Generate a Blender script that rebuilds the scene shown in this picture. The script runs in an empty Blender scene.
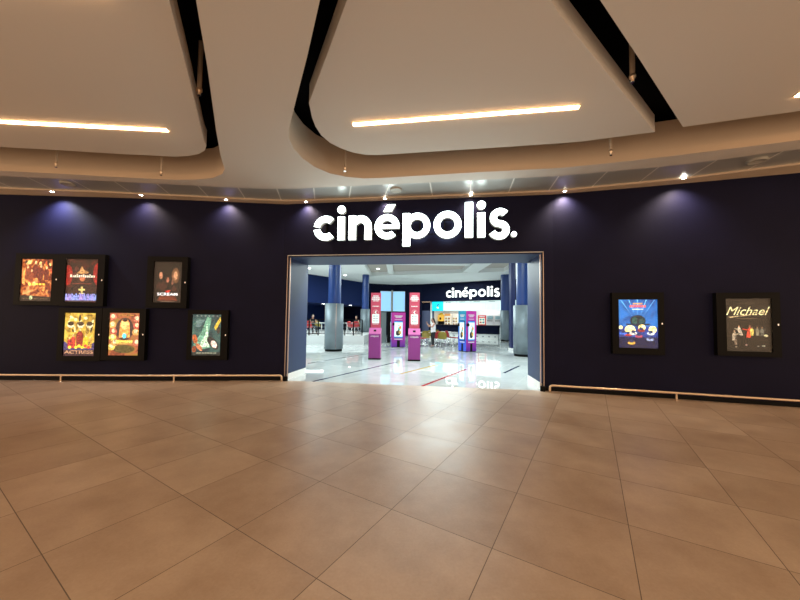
import bpy, bmesh, math, random
from mathutils import Vector, Matrix
from mathutils.geometry import tessellate_polygon
C = bpy.context.scene.collection
PI = math.pi
random.seed(7)

# ------------------------------------------------------------------ camera
F = 313.0; SH = 8.0; PITCH = math.radians(2.4); ROLL = math.atan(.013); CZ = 1.4
def ray(px, py):
    x = (px-400)/F; y = (300-py+SH)/F
    c, s = math.cos(ROLL), math.sin(ROLL)
    x, y = x*c-y*s, y*c+x*s
    return Vector((x, math.cos(PITCH)-y*math.sin(PITCH), math.sin(PITCH)+y*math.cos(PITCH)))
def atz(px, py, z):
    d = ray(px, py); t = (z-CZ)/d.z
    return Vector((d.x*t, d.y*t, z))
def aty(px, py, Y):
    d = ray(px, py); t = Y/d.y
    return Vector((d.x*t, Y, CZ+d.z*t))
cam = bpy.data.cameras.new('camera'); co = bpy.data.objects.new('camera', cam); C.objects.link(co)
cam.sensor_width = 36; cam.lens = F/800*36; cam.shift_y = SH/800; cam.clip_start = .05; cam.clip_end = 200
co.location = (0, 0, CZ)
co.matrix_world = Matrix.Translation((0, 0, CZ)) @ Matrix.Rotation(PI/2+PITCH, 4, 'X') @ Matrix.Rotation(ROLL, 4, 'Z')
bpy.context.scene.camera = co

# ------------------------------------------------------------------ materials
def newmat(name):
    m = bpy.data.materials.new(name); m.use_nodes = True
    nt = m.node_tree; b = nt.nodes['Principled BSDF']
    return m, nt, b
_mc = {}
def mat(name, col, rough=.5, metal=0., em=None, es=0., spec=.5, coat=0., bump=0., bscale=40., var=0., vscale=6., ior=1.5):
    if name in _mc: return _mc[name]
    m, nt, b = newmat(name)
    b.inputs['Base Color'].default_value = (*col, 1); b.inputs['Roughness'].default_value = rough
    b.inputs['Metallic'].default_value = metal; b.inputs['Specular IOR Level'].default_value = spec
    b.inputs['Coat Weight'].default_value = coat; b.inputs['IOR'].default_value = ior
    if em: b.inputs['Emission Color'].default_value = (*em, 1); b.inputs['Emission Strength'].default_value = es
    if bump or var:
        tc = nt.nodes.new('ShaderNodeTexCoord'); n = nt.nodes.new('ShaderNodeTexNoise')
        n.inputs['Detail'].default_value = 5
        nt.links.new(tc.outputs['Object'], n.inputs['Vector'])
        if bump:
            n.inputs['Scale'].default_value = bscale
            bp = nt.nodes.new('ShaderNodeBump'); bp.inputs['Strength'].default_value = bump; bp.inputs['Distance'].default_value = .01
            nt.links.new(n.outputs['Fac'], bp.inputs['Height']); nt.links.new(bp.outputs['Normal'], b.inputs['Normal'])
        if var:
            n2 = nt.nodes.new('ShaderNodeTexNoise'); n2.inputs['Scale'].default_value = vscale; n2.inputs['Detail'].default_value = 4
            nt.links.new(tc.outputs['Object'], n2.inputs['Vector'])
            r = nt.nodes.new('ShaderNodeValToRGB')
            r.color_ramp.elements[0].position = .3; r.color_ramp.elements[1].position = .7
            r.color_ramp.elements[0].color = (*[c*(1-var) for c in col], 1); r.color_ramp.elements[1].color = (*[min(1, c*(1+var)) for c in col], 1)
            nt.links.new(n2.outputs['Fac'], r.inputs['Fac']); nt.links.new(r.outputs['Color'], b.inputs['Base Color'])
    _mc[name] = m
    return m
def emit(name, col, s):
    return mat(name, tuple(c*.3 for c in col), .6, em=col, es=s)
def srgb(r, g, b):
    f = lambda c: c/255/12.92 if c/255 <= .04045 else ((c/255+.055)/1.055)**2.4
    return (f(r), f(g), f(b))

NAVY = mat('navy_wall_paint', (.0056, .006, .0235), .6, spec=.1, bump=.15, bscale=60, var=.12, vscale=1.3)
NAVYR = mat('navy_lobby_paint', (.007, .018, .085), .6, spec=.15, bump=.05, bscale=60)
DARKNAVY = mat('dark_navy_lobby_paint', (.0018, .0036, .018), .65, spec=.1)
PORTAL = mat('lobby_lit_navy_portal', (.03, .05, .115), .5, spec=.3)  # wall navy made lighter, with the lobby light put into its colour
CEIL = mat('warm_white_ceiling_paint', (.56, .525, .485), .8, spec=.2, bump=.08, bscale=90)
FASC = mat('sand_fascia_paint', (.52, .42, .325), .7, spec=.2)
CTILE = mat('grey_metal_ceiling_tile', (.46,.47,.46), .3, metal=.4)
CSEAM = mat('pale_ceiling_seam', (.8, .79, .75), .5)
VOID = mat('black_plenum', (.004, .004, .005), .95, spec=.05)
LCEIL = mat('white_lobby_ceiling', (.84, .87, .85), .7)
BRASS = mat('brushed_cream_metal_rail', (.75, .58, .42), .32, metal=.75)
COPPER = mat('bronze_edge_trim', (.5, .4, .36), .4, metal=.7)
STEEL = mat('brushed_steel', (.19, .235, .265), .5, metal=.4, var=.08, vscale=3)
CHROME = mat('chrome', (.7, .7, .72), .15, metal=1)
BLACK = mat('black_satin', (.0035, .0033, .0035), .5, spec=.1)
BLACKM = mat('matte_black', (.006, .006, .0065), .7, spec=.2)
WHITE = mat('white_paint', (.8, .8, .8), .5)
WBASE = mat('white_skirting', (.85, .86, .84), .35)
RED = mat('red_plastic', (.38, .012, .018), .4)
YEL = mat('mustard_plastic', (.26, .2, .015), .4)
SKIN = mat('skin', (.42, .22, .15), .6)
HAIR = mat('black_hair', (.01, .008, .007), .5)

def node_math(nt, op, a, b=None, c=None):
    n = nt.nodes.new('ShaderNodeMath'); n.operation = op
    for i, v in enumerate((a, b, c)):
        if v is None: continue
        if isinstance(v, (int, float)): n.inputs[i].default_value = v
        else: nt.links.new(v, n.inputs[i])
    return n.outputs[0]
def tile_floor(name, u, uo, v, vo, T, gw, c1, c2, grout, rough, rvar, mott=1.0, ior=1.5):
    m, nt, b = newmat(name)
    g = nt.nodes.new('ShaderNodeNewGeometry')
    def axis(vec, off):
        d = nt.nodes.new('ShaderNodeVectorMath'); d.operation = 'DOT_PRODUCT'; d.inputs[1].default_value = (*vec, 0)
        nt.links.new(g.outputs['Position'], d.inputs[0])
        return node_math(nt, 'DIVIDE', node_math(nt, 'SUBTRACT', d.outputs['Value'], off), T)
    U, V = axis(u, uo), axis(v, vo)
    def edge(q):
        f = node_math(nt, 'FRACT', q)
        return node_math(nt, 'MINIMUM', f, node_math(nt, 'SUBTRACT', 1.0, f))
    e = node_math(nt, 'MINIMUM', edge(U), edge(V))
    gm = node_math(nt, 'LESS_THAN', e, gw/T/2)
    comb = nt.nodes.new('ShaderNodeCombineXYZ')
    nt.links.new(node_math(nt, 'FLOOR', U), comb.inputs[0]); nt.links.new(node_math(nt, 'FLOOR', V), comb.inputs[1])
    wn = nt.nodes.new('ShaderNodeTexWhiteNoise'); wn.noise_dimensions = '2D'; nt.links.new(comb.outputs[0], wn.inputs['Vector'])
    # mottling, shifted per tile
    sh = nt.nodes.new('ShaderNodeVectorMath'); sh.operation = 'MULTIPLY_ADD'
    nt.links.new(wn.outputs['Color'], sh.inputs[0]); sh.inputs[1].default_value = (30, 30, 30); nt.links.new(g.outputs['Position'], sh.inputs[2])
    n = nt.nodes.new('ShaderNodeTexNoise'); n.inputs['Scale'].default_value = 2.2; n.inputs['Detail'].default_value = 8; n.inputs['Roughness'].default_value = .62
    nt.links.new(sh.outputs[0], n.inputs['Vector'])
    n3 = nt.nodes.new('ShaderNodeTexNoise'); n3.inputs['Scale'].default_value = 60; n3.inputs['Detail'].default_value = 3
    nt.links.new(g.outputs['Position'], n3.inputs['Vector'])
    fac = node_math(nt, 'MULTIPLY_ADD', wn.outputs['Value'], .35, node_math(nt, 'MULTIPLY_ADD', node_math(nt, 'SUBTRACT', n.outputs['Fac'], .5), 1.9*mott, .32))
    fac = node_math(nt, 'MULTIPLY_ADD', node_math(nt, 'SUBTRACT', n3.outputs['Fac'], .5), .5*mott, fac)
    mx = nt.nodes.new('ShaderNodeMix'); mx.data_type = 'RGBA'; mx.clamp_factor = True
    nt.links.new(fac, mx.inputs['Factor']); mx.inputs['A'].default_value = (*c1, 1); mx.inputs['B'].default_value = (*c2, 1)
    mg = nt.nodes.new('ShaderNodeMix'); mg.data_type = 'RGBA'
    nt.links.new(gm, mg.inputs['Factor']); nt.links.new(mx.outputs['Result'], mg.inputs['A']); mg.inputs['B'].default_value = (*grout, 1)
    nt.links.new(mg.outputs['Result'], b.inputs['Base Color'])
    r = node_math(nt, 'MULTIPLY_ADD', n.outputs['Fac'], rvar, rough)
    r = node_math(nt, 'MULTIPLY_ADD', gm, .3, r)
    nt.links.new(r, b.inputs['Roughness']); b.inputs['IOR'].default_value = ior
    bp = nt.nodes.new('ShaderNodeBump'); bp.inputs['Strength'].default_value = .25; bp.inputs['Distance'].default_value = .004
    nt.links.new(node_math(nt, 'SUBTRACT', 1.0, gm), bp.inputs['Height']); nt.links.new(bp.outputs['Normal'], b.inputs['Normal'])
    return m
MALLF = tile_floor('brown_stone_floor_tile', (.852, -.524), -1.29, (.524, .852), 1.27, .744, .005,
                   (.27, .18, .118), (.49, .37, .265), (.12, .085, .06), .27, .2, mott=.75)
LOBF = tile_floor('polished_white_floor_tile', (.852, -.524), .3, (.524, .852), .2, .9, .005,
                  (.47, .51, .51), (.76, .79, .78), (.3, .32, .32), .0, .012, mott=.5, ior=1.75)

# ------------------------------------------------------------------ mesh helpers
class MB:
    def __init__(s): s.v = []; s.f = []; s.mi = []; s.mats = []; s.sm = []
    def _m(s, m):
        if m not in s.mats: s.mats.append(m)
        return s.mats.index(m)
    def add(s, vs, fs, m, smooth=False):
        o = len(s.v); s.v += [tuple(v) for v in vs]; k = s._m(m)
        for f in fs: s.f.append([i+o for i in f]); s.mi.append(k); s.sm.append(smooth)
        return s
    def box(s, c, d, m, rz=0, rx=0):
        x, y, z = d[0]/2, d[1]/2, d[2]/2
        R = Matrix.Rotation(rz, 3, 'Z') @ Matrix.Rotation(rx, 3, 'X')
        vs = [R @ Vector(p)+Vector(c) for p in [(-x,-y,-z),(x,-y,-z),(x,y,-z),(-x,y,-z),(-x,-y,z),(x,-y,z),(x,y,z),(-x,y,z)]]
        return s.add(vs, [(0,3,2,1),(4,5,6,7),(0,1,5,4),(1,2,6,5),(2,3,7,6),(3,0,4,7)], m)
    def bbox(s, a, b, m): return s.box([(a[i]+b[i])/2 for i in range(3)], [abs(b[i]-a[i]) for i in range(3)], m)
    def rbox(s, c, d, m, r=.01, axis='z', seg=4, rz=0):
        """box with rounded vertical (axis z) or frontal (axis y) corners"""
        a, bb = (d[0], d[1]) if axis == 'z' else (d[0], d[2])
        r = min(r, a/2-1e-4, bb/2-1e-4); pts = []
        for sx, sy, a0 in ((1,1,0),(-1,1,PI/2),(-1,-1,PI),(1,-1,1.5*PI)):
            for k in range(seg+1):
                t = a0+PI/2*k/seg; pts.append((sx*(a/2-r)+r*math.cos(t), sy*(bb/2-r)+r*math.sin(t)))
        h = (d[2] if axis == 'z' else d[1])/2; n = len(pts)
        R = Matrix.Rotation(rz, 3, 'Z')
        if axis == 'z': vs = [(p[0],p[1],-h) for p in pts]+[(p[0],p[1],h) for p in pts]
        else: vs = [(p[0],h,p[1]) for p in pts]+[(p[0],-h,p[1]) for p in pts]
        vs = [R @ Vector(v)+Vector(c) for v in vs]
        return s.add(vs, [tuple(range(n))[::-1], tuple(range(n, 2*n))]+[(i,(i+1)%n,n+(i+1)%n,n+i) for i in range(n)], m)
    def prism(s, pts, z0, z1, m, top=True, bot=True):
        """vertical prism over a plan polygon (counter-clockwise)"""
        n = len(pts)
        vs = [(p[0],p[1],z0) for p in pts]+[(p[0],p[1],z1) for p in pts]
        fs = [(i,(i+1)%n,n+(i+1)%n,n+i) for i in range(n)]
        if bot: fs.append(tuple(range(n))[::-1])
        if top: fs.append(tuple(range(n, 2*n)))
        return s.add(vs, fs, m)
    def fprism(s, pts, y0, y1, m, mside=None):
        """prism over a polygon in the x-z plane (front face at y0, looking to -y)"""
        n = len(pts)
        area = sum(pts[i][0]*pts[(i+1)%n][1]-pts[(i+1)%n][0]*pts[i][1] for i in range(n))
        if area < 0: pts = pts[::-1]
        vs = [(p[0],y0,p[1]) for p in pts]+[(p[0],y1,p[1]) for p in pts]
        tri = tessellate_polygon([[Vector((p[0],p[1],0)) for p in pts]])
        s.add(vs, [t for t in tri], m)
        s.add(vs, [(i, n+i, n+(i+1)%n, (i+1)%n) for i in range(n)]+[tuple(range(n,2*n))[::-1]], mside or m)
        return s
    def flat(s, pts, y, m):
        return s.add([(p[0],y,p[1]) for p in pts], [tuple(range(len(pts)))], m)
    def cyl(s, a, b, r, m, r2=None, n=16, caps=True):
        a, b = Vector(a), Vector(b); d = (b-a).normalized(); r2 = r if r2 is None else r2
        u = d.orthogonal().normalized(); w = d.cross(u); vs = []
        for P, R in ((a, r), (b, r2)):
            for k in range(n):
                t = 2*PI*k/n; vs.append(P+u*R*math.cos(t)+w*R*math.sin(t))
        fs = [(i,(i+1)%n,n+(i+1)%n,n+i) for i in range(n)]
        s.add(vs, fs, m, True)
        if caps: s.add(vs[:n], [tuple(range(n))[::-1]], m); s.add(vs[n:], [tuple(range(n))], m)
        return s
    def lathe(s, prof, m, c=(0,0,0), n=20):
        vs = []; k = len(prof)
        for i in range(n):
            t = 2*PI*i/n
            vs += [(c[0]+r*math.cos(t), c[1]+r*math.sin(t), c[2]+z) for r, z in prof]
        fs = [(i*k+j, ((i+1)%n)*k+j, ((i+1)%n)*k+j+1, i*k+j+1) for i in range(n) for j in range(k-1)]
        return s.add(vs, fs, m, True)
    def tube(s, path, r, m, n=10):
        path = [Vector(p) for p in path]; vs = []; up = Vector((0,0,1))
        for i, p in enumerate(path):
            d = (path[min(i+1, len(path)-1)]-path[max(i-1, 0)]).normalized()
            u = d.cross(up)
            if u.length < .05: u = getattr(s, '_u', Vector((1,0,0)))
            u = u.normalized(); s._u = u; w = d.cross(u).normalized()
            vs += [p+u*r*math.cos(2*PI*k/n)+w*r*math.sin(2*PI*k/n) for k in range(n)]
        fs = [(i*n+k, i*n+(k+1)%n, (i+1)*n+(k+1)%n, (i+1)*n+k) for i in range(len(path)-1) for k in range(n)]
        fs += [tuple(range(n))[::-1], tuple(range(len(vs)-n, len(vs)))]
        return s.add(vs, fs, m, True)
    def text(s, txt, x, z, w, h, y, m, shear=0, bold=0.0):
        """lettering in the x-z plane, centred at x, z, fitted in w by h"""
        cu = bpy.data.curves.new('t', 'FONT'); cu.body = txt; cu.resolution_u = 3; cu.offset = bold; cu.shear = shear
        o = bpy.data.objects.new('t', cu); C.objects.link(o)
        dg = bpy.context.evaluated_depsgraph_get(); me = bpy.data.meshes.new_from_object(o.evaluated_get(dg))
        P = [v.co.copy() for v in me.vertices]; Fs = [tuple(p.vertices) for p in me.polygons]
        x0, x1 = min(p.x for p in P), max(p.x for p in P); y0, y1 = min(p.y for p in P), max(p.y for p in P)
        vs = [(x+((p.x-x0)/(x1-x0)-.5)*w, y, z+((p.y-y0)/(y1-y0)-.5)*h) for p in P]
        bpy.data.objects.remove(o); bpy.data.curves.remove(cu); bpy.data.meshes.remove(me)
        return s.add(vs, Fs, m)
    def build(s, name, parent=None, loc=None, rz=0, **tags):
        me = bpy.data.meshes.new(name); me.from_pydata(s.v, [], s.f); me.update()
        for m in s.mats: me.materials.append(m)
        for p, k, q in zip(me.polygons, s.mi, s.sm): p.material_index = k; p.use_smooth = q
        o = bpy.data.objects.new(name, me); C.objects.link(o)
        if loc is not None: o.location = loc
        o.rotation_euler.z = rz
        if parent: o.parent = parent
        for k, v in tags.items(): o[k] = v
        return o
def thing(name, label, cat, loc=(0,0,0), rz=0, group=None):
    o = bpy.data.objects.new(name, None); C.objects.link(o); o.location = loc; o.rotation_euler.z = rz
    o['label'] = label; o['category'] = cat
    if group: o['group'] = group
    return o
def tagt(o, label, cat, group=None):
    o['label'] = label; o['category'] = cat
    if group: o['group'] = group
    return o
def dup(root, loc, rz, label, group=None):
    def rec(o, par):
        c = o.copy(); C.objects.link(c); c.parent = par
        for ch in o.children: rec(ch, c)
        return c
    r = rec(root, None); r.location = loc; r.rotation_euler.z = rz; r['label'] = label
    if group: r['group'] = group
    return r
def struct(mb, name, **k): return mb.build(name, kind='structure', **k)

# ------------------------------------------------------------------ facade plan
FAC = [Vector(p) for p in [(-13,6.62),(-9.0,6.9),(-5.6,7.05),(-2.75,7.28),(3.2,6.52),(4.95,6.06),(7.0,5.46),(10.5,4.25)]]
iA, iB = 3, 4
def facpt(t): return FAC[iA].lerp(FAC[iB], t)
FD = (FAC[iB]-FAC[iA]).normalized(); FN = Vector((-FD.y, FD.x)); FRZ = math.atan2(FD.y, FD.x)
tL, tR = .025, .962
OL, OR = facpt(tL), facpt(tR); ZO = 2.87; ZC = 4.14; ZTOP = 5.0
def facade_hit(px, py, off=0):
    d = ray(px, py)
    for a, b in zip(FAC[:-1], FAC[1:]):
        dd = (b-a).normalized(); n = Vector((-dd.y, dd.x)); a2 = a-n*off
        den = d.x*n.x+d.y*n.y
        if abs(den) < 1e-6: continue
        t = (a2.x*n.x+a2.y*n.y)/den
        P = Vector((d.x*t, d.y*t)); q = (P-a2).dot(dd)
        if t > 0 and -.1 <= q <= (b-a).length+.1:
            return Vector((P.x, P.y, CZ+d.z*t)), math.atan2(dd.y, dd.x)
TH = 1.04
back = lambda p: p+FN*TH
m = MB(); pl = FAC[:4]+[OL]
m.prism(pl+[back(OL), Vector((-13, 8.2))], 0, ZTOP, NAVY); struct(m, 'wall_left')
m = MB(); pl = [OR]+FAC[4:]
m.prism(pl+[Vector((10.5, 7.4)), back(OR)], 0, ZTOP, NAVY); struct(m, 'wall_right')
m = MB(); m.prism([OL, OR, back(OR), back(OL)], ZO, ZTOP, NAVY); struct(m, 'wall_front')
# portal lining (jambs and soffit in the lobby-lit navy) with white skirting
t = .012
def lin(p, q, z0, z1, mt): # thin slab covering plan line p->q, thickness towards the opening
    d = (q-p).normalized(); n = Vector((-d.y, d.x))*t
    return MB().prism([p, q, q+n, p+n], z0, z1, mt)
m = MB()
jl0, jl1 = OL+FD*0, back(OL); jr0, jr1 = OR, back(OR)
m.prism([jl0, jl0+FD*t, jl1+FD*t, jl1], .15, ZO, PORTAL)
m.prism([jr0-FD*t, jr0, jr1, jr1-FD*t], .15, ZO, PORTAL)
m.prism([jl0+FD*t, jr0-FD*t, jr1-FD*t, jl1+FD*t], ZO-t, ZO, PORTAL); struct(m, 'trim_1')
m = MB()
m.prism([jl0+FN*.03, jl0+FN*.03+FD*.02, jl1+FD*.02, jl1], 0, .15, WBASE)
m.prism([jr0+FN*.03-FD*.02, jr0+FN*.03, jr1, jr1-FD*.02], 0, .15, WBASE); struct(m, 'baseboard_portal')
# bronze edge trim around the opening, dark shoes at its feet
m = MB(); e = .03
for off in (0, .065):
    w = .013
    p = OL+FD*(off-.03); q = OR-FD*(off-.03)
    a = p-FN*e
    m.prism([a, a+FD*w, a+FD*w+FN*e, p], .0, ZO+.03-off, COPPER)
    a = q-FN*e
    m.prism([a-FD*w, a, q, q-FD*w+FN*0], .0, ZO+.03-off, COPPER)
    a = p-FN*e; b = q-FN*e
    if off == 0: m.prism([a, b, q, p], ZO+.016, ZO+.03, mat('pale_edge_trim', (.5,.5,.5), .4, metal=.5))
struct(m, 'trim_2')
m = MB()
for p in (OL+FD*.01, OR-FD*.01):
    m.cyl((*(p-FN*.045), 0), (*(p-FN*.045), .1), .05, BLACK, n=12)
struct(m, 'trim_3')
# black skirting of the dark walls
def strip(poly, off0, off1, z0, z1, mt, name):
    m = MB()
    for a, b in zip(poly[:-1], poly[1:]):
        d = (b-a).normalized(); n = Vector((-d.y, d.x))
        m.prism([a-n*off0, b-n*off0, b-n*off1, a-n*off1], z0, z1, mt)
    return struct(m, name)
strip(FAC[:4]+[OL-FD*.05], .012, 0, 0, .07, BLACK, 'baseboard_left')
strip([OR+FD*.05]+FAC[4:], .012, 0, 0, .07, BLACK, 'baseboard_right')
# unseen outer shell of the mall void
# ------------------------------------------------------------------ floors
seam = [(-13, 6.62)]+[tuple(p) for p in FAC[1:4]]+[tuple(p) for p in FAC[4:]]
m = MB(); m.add([(-13,-4,0),(10.5,-4,0)]+[(p.x,p.y,0) for p in reversed(FAC)], [tuple(range(2+len(FAC)))], MALLF)
struct(m, 'floor')
m = MB(); m.add([(p.x,p.y,0) for p in FAC]+[(13,4.25,0),(13,32,0),(-13,32,0)], [tuple(range(len(FAC)+3))], LOBF)
struct(m, 'floor_lobby')
# coloured inlay strips in the white floor
INL = [((313,381.5),(397,362),(.02,.025,.07)), ((308,363.5),(369,353.5),(.10,.11,.16)), ((380,351),(480,339.5),(.2,.22,.25)),
       ((400,374),(442,363.5),(.62,.42,.06)), ((422,386.2),(466,369.3),(.5,.02,.03)), ((504,373),(519.5,365.8),(.01,.014,.05))]
for k, (a, b, c) in enumerate(INL):
    a, b = atz(*a, 0), atz(*b, 0); d = (b-a).normalized(); n = Vector((-d.y, d.x, 0))*.035
    m = MB(); cm = mat('inlay_%d' % k, c, .08)
    m.prism([tuple((a-n)[:2]), tuple((b-n)[:2]), tuple((b+n)[:2]), tuple((a+n)[:2])], .0, .0015, cm)
    struct(m, 'trim_%d' % (4+k))

# ------------------------------------------------------------------ mall ceiling
TOUT = [(-13,5.86),(-9.6,5.95),(-7.87,6.026),(-5.9,6.2),(-3.78,6.405),(-2.9,6.47),(-2.2,6.44),(-1.47,6.335),(.75,6.038),(2.95,5.722),(4.775,5.263),(6.154,4.731),(8.2,4.0),(10.5,3.15)]
TIN = [(-13,6.30),(-9.6,6.5),(-8.3,6.6),(-6.378,6.74),(-4.086,6.96),(-2.95,7.08),(-2.45,7.08),(-1.629,6.98),(.841,6.70),(3.2,6.36),(5.2,5.76),(6.685,5.16),(8.6,4.5),(10.5,3.8)]
def rounded(pts, spec):
    """pts list; spec {index: radius}; rounds those corners"""
    out = []; n = len(pts)
    for i, p in enumerate(pts):
        p = Vector(p)
        if i not in spec: out.append(p); continue
        a = (Vector(pts[i-1])-p).normalized(); b = (Vector(pts[(i+1)%n])-p).normalized(); r = spec[i]
        A, B = p+a*r, p+b*r
        for k in range(13):
            s = k/12; out.append(A*(1-s)**2+p*2*s*(1-s)+B*s*s)
    return out
# opening A (left) and opening B (centre and right), counter-clockwise
HA = rounded([(-12,-1.6),(-.02,-1.6),(-2.96,4.95),(-3.42,6.18),(-5.5,6.0),(-7.55,5.79),(-12,5.5)], {3: .85})
HA = [Vector(p) for p in [(-12,-1.6),(.26,-1.6),(-1.791,2.583),(-2.121,3.273),(-2.707,4.438),(-3.03,5.11),(-3.16,5.42),(-3.24,5.62),(-3.4,5.82),(-3.68,5.99),(-4.05,6.07),(-4.45,6.1),(-5.5,6.01),(-6.522,5.9),(-7.6,5.8),(-12,5.5)]]
HB = [Vector(p) for p in [(9.2,-1.6),(9.2,3.2),(7.6,3.82),(5.855,4.497),(4.491,4.946),(3.6,5.215),(2.795,5.421),(1.429,5.61),(.156,5.81),(-.4,5.9),(-.74,5.925),(-1.05,5.87),(-1.34,5.74),(-1.56,5.5),(-1.69,5.2),(-1.735,4.9),(-1.71,4.62),(-1.62,4.37),(-1.43,3.99),(-.997,3.14),(-.72,2.569),(1.34,-1.6)]]
outer = [Vector((-13,-2)), Vector((10.5,-2))]+[Vector(p) for p in reversed(TOUT)]
def holed(mb, loops, z, mt):
    pts = [p for l in loops for p in l]
    tri = tessellate_polygon([[Vector((p.x, p.y, 0)) for p in l] for l in loops])
    fs = []
    for t3 in tri:
        a, b, c = [pts[i] for i in t3]
        ar = (b.x-a.x)*(c.y-a.y)-(c.x-a.x)*(b.y-a.y)
        fs.append(tuple(t3) if ar < 0 else tuple(reversed(t3)))
    mb.add([(p.x, p.y, z) for p in pts], fs, mt)
m = MB(); holed(m, [outer, HA, HB], ZC, CEIL)
struct(m, 'ceiling')
ZF = 4.74
for k, H in enumerate((HA, HB)):   # fascia bands standing up from the edge of each opening
    m = MB(); n = len(H)
    cen = sum(H, Vector((0,0)))/n
    vin = [(p.x, p.y, ZC) for p in H]+[(p.x, p.y, ZF) for p in H]
    m.add(vin, [(i, (i+1)%n, n+(i+1)%n, n+i) for i in range(n)], FASC, True)
    struct(m, 'trim_%d' % (10+k))
m = MB(); m.add([(-13,-2,ZTOP),(10.5,-2,ZTOP),(10.5,8,ZTOP),(-13,8.2,ZTOP)], [(0,3,2,1)], VOID)
m.add([(-13,-2,ZC+.001),(10.5,-2,ZC+.001),(10.5,-2,ZTOP),(-13,-2,ZTOP)], [(0,1,2,3)], VOID)
m.add([(-13,-2,ZC),(-13,8,ZC),(-13,8,ZTOP),(-13,-2,ZTOP)], [(0,1,2,3)], VOID)
m.add([(10.5,-2,ZC),(10.5,4.4,ZC),(10.5,4.4,ZTOP),(10.5,-2,ZTOP)], [(0,1,2,3)], VOID)
struct(m, 'ceiling_void')
# tiled metal strip and cream light trough along the facade
def resample(poly, n):
    poly = [Vector(p) for p in poly]; L = [0]
    for a, b in zip(poly[:-1], poly[1:]): L.append(L[-1]+(b-a).length)
    out = []
    for k in range(n+1):
        s = L[-1]*k/n; i = max(j for j in range(len(L)) if L[j] <= s+1e-9); i = min(i, len(poly)-2)
        out.append(poly[i].lerp(poly[i+1], (s-L[i])/(L[i+1]-L[i])))
    return out
NT = 30
ro, ri = resample(TOUT, NT*3), resample(TIN, NT*3)
m = MB()
for a, b, c, d in zip(ro[:-1], ro[1:], ri[1:], ri[:-1]):
    m.add([(a.x,a.y,ZC+.012),(b.x,b.y,ZC+.012),(c.x,c.y,ZC+.012),(d.x,d.y,ZC+.012)], [(0,3,2,1)], CTILE)
for k in range(1, NT):
    a, b = ro[3*k], ri[3*k]; sx = -.14 if a.x < .3 else .12
    b = b+Vector((sx, 0)); w = Vector((.013, 0))
    m.add([(*(a-w),ZC+.008),(*(a+w),ZC+.008),(*(b+w),ZC+.008),(*(b-w),ZC+.008)], [(0,3,2,1)], CSEAM)
struct(m, 'ceiling_tiles')
m = MB()
fr = resample([(-13,6.7)]+[tuple(p-Vector((0,-.03))) for p in FAC[1:]], NT*3)
for i in range(NT*3):
    a, b, c, d = ri[i], ri[i+1], fr[i+1], fr[i]
    m.add([(a.x,a.y,ZC-.02),(b.x,b.y,ZC-.02),(c.x,c.y,ZC-.02),(d.x,d.y,ZC-.02),(a.x,a.y,ZC+.03),(b.x,b.y,ZC+.03)], [(0,3,2,1),(0,1,5,4)], FASC)
struct(m, 'trim_12')
# ------------------------------------------------------------------ floating ceiling panels with light lines
def panel(pts, z0, th, label, strips):
    m = MB(); cen = sum(pts, Vector((0,0)))/len(pts)
    m.prism(pts, z0, z0+th, CEIL)
    o = m.build('ceiling_panel'); tagt(o, label, 'ceiling panel', None)
    for (a, b) in strips:
        a, b = Vector(a), Vector(b); d = (b-a); L = d.length; mid = (a+b)/2; rz = math.atan2(d.y, d.x)
        s = thing('line_light', STRIPL.pop(0), 'light', (mid.x, mid.y, z0), rz)
        f = MB(); f.box((0,0,-.002), (L,.075,.004), FASC); f.box((L/2-.006,0,-.004), (.012,.06,.008), FASC); f.box((-L/2+.006,0,-.004), (.012,.06,.008), FASC)
        f.build('housing', s)
        f = MB(); f.box((0,0,-.012), (L-.03,.056,.016), emit('warm_light_line', (1,.56,.26), STR)); f.build('diffuser', s)
STR = 22
STRIPL = ['long warm light line in the left ceiling panel, before its rounded corner',
          'second warm light line of the left ceiling panel, at the top photo edge',
          'added unseen warm light line of the left ceiling panel, above the camera',  # extra strip out of view, added to brighten the mall floor
          'glowing warm light line in the pale centre ceiling panel above the entrance sign',
          'warm light line in the right ceiling panel, only its tip in view',
          'added unseen warm light line of the right ceiling panel, above the camera']  # also added out of view for a brighter floor
ZP = 4.25
PLp = [Vector(p) for p in [(-11,-1.4),(-.13,-1.4),(-2.107,2.69),(-2.482,3.479),(-3.16,4.87),(-3.23,5.05),(-3.34,5.19),(-3.52,5.31),(-3.74,5.38),(-4.0,5.415),(-4.921,5.347),(-5.853,5.25),(-6.79,5.171),(-11,4.85)]]
panel(PLp, ZP, .26, 'large brownish floating ceiling panel on the left with a rounded corner', [((-8.0,4.32),(-3.54,4.625)), ((-4.9,2.45),(-2.6,2.62)), ((-4.4,.5),(-1.5,.7))])
PCp = [Vector(p) for p in [(.02,1.7),(.25,1.72),(1.446,2.78),(2.249,3.388),(3.746,4.525),(2.82,4.79),(2.499,4.85),(1.592,4.985),(-.4,5.27),(-.62,5.27),(-.83,5.2),(-1.02,5.07),(-1.16,4.92),(-1.25,4.72),(-1.28,4.5),(-1.275,4.3),(-1.232,4.0),(-.821,3.251),(-.507,2.67)]]
panel(PCp, ZP, .26, 'pale wedge-shaped floating ceiling panel in the middle above the entrance', [((-.73,4.43),(2.33,3.995))])
PRp = [Vector(p) for p in [(2.25,-1.4),(8.9,-1.4),(8.9,2.9),(5.265,4.031),(4.662,4.208),(4.047,4.399),(2.556,3.263),(1.727,2.641),(.95,2.0),(.78,1.6)]]
panel(PRp, ZP, .26, 'floating ceiling panel on the right with a sharp corner, beyond the black slot', [((4.83,3.74),(7.6,2.95)), ((2.2,1.2),(5.2,.4))])

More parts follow.
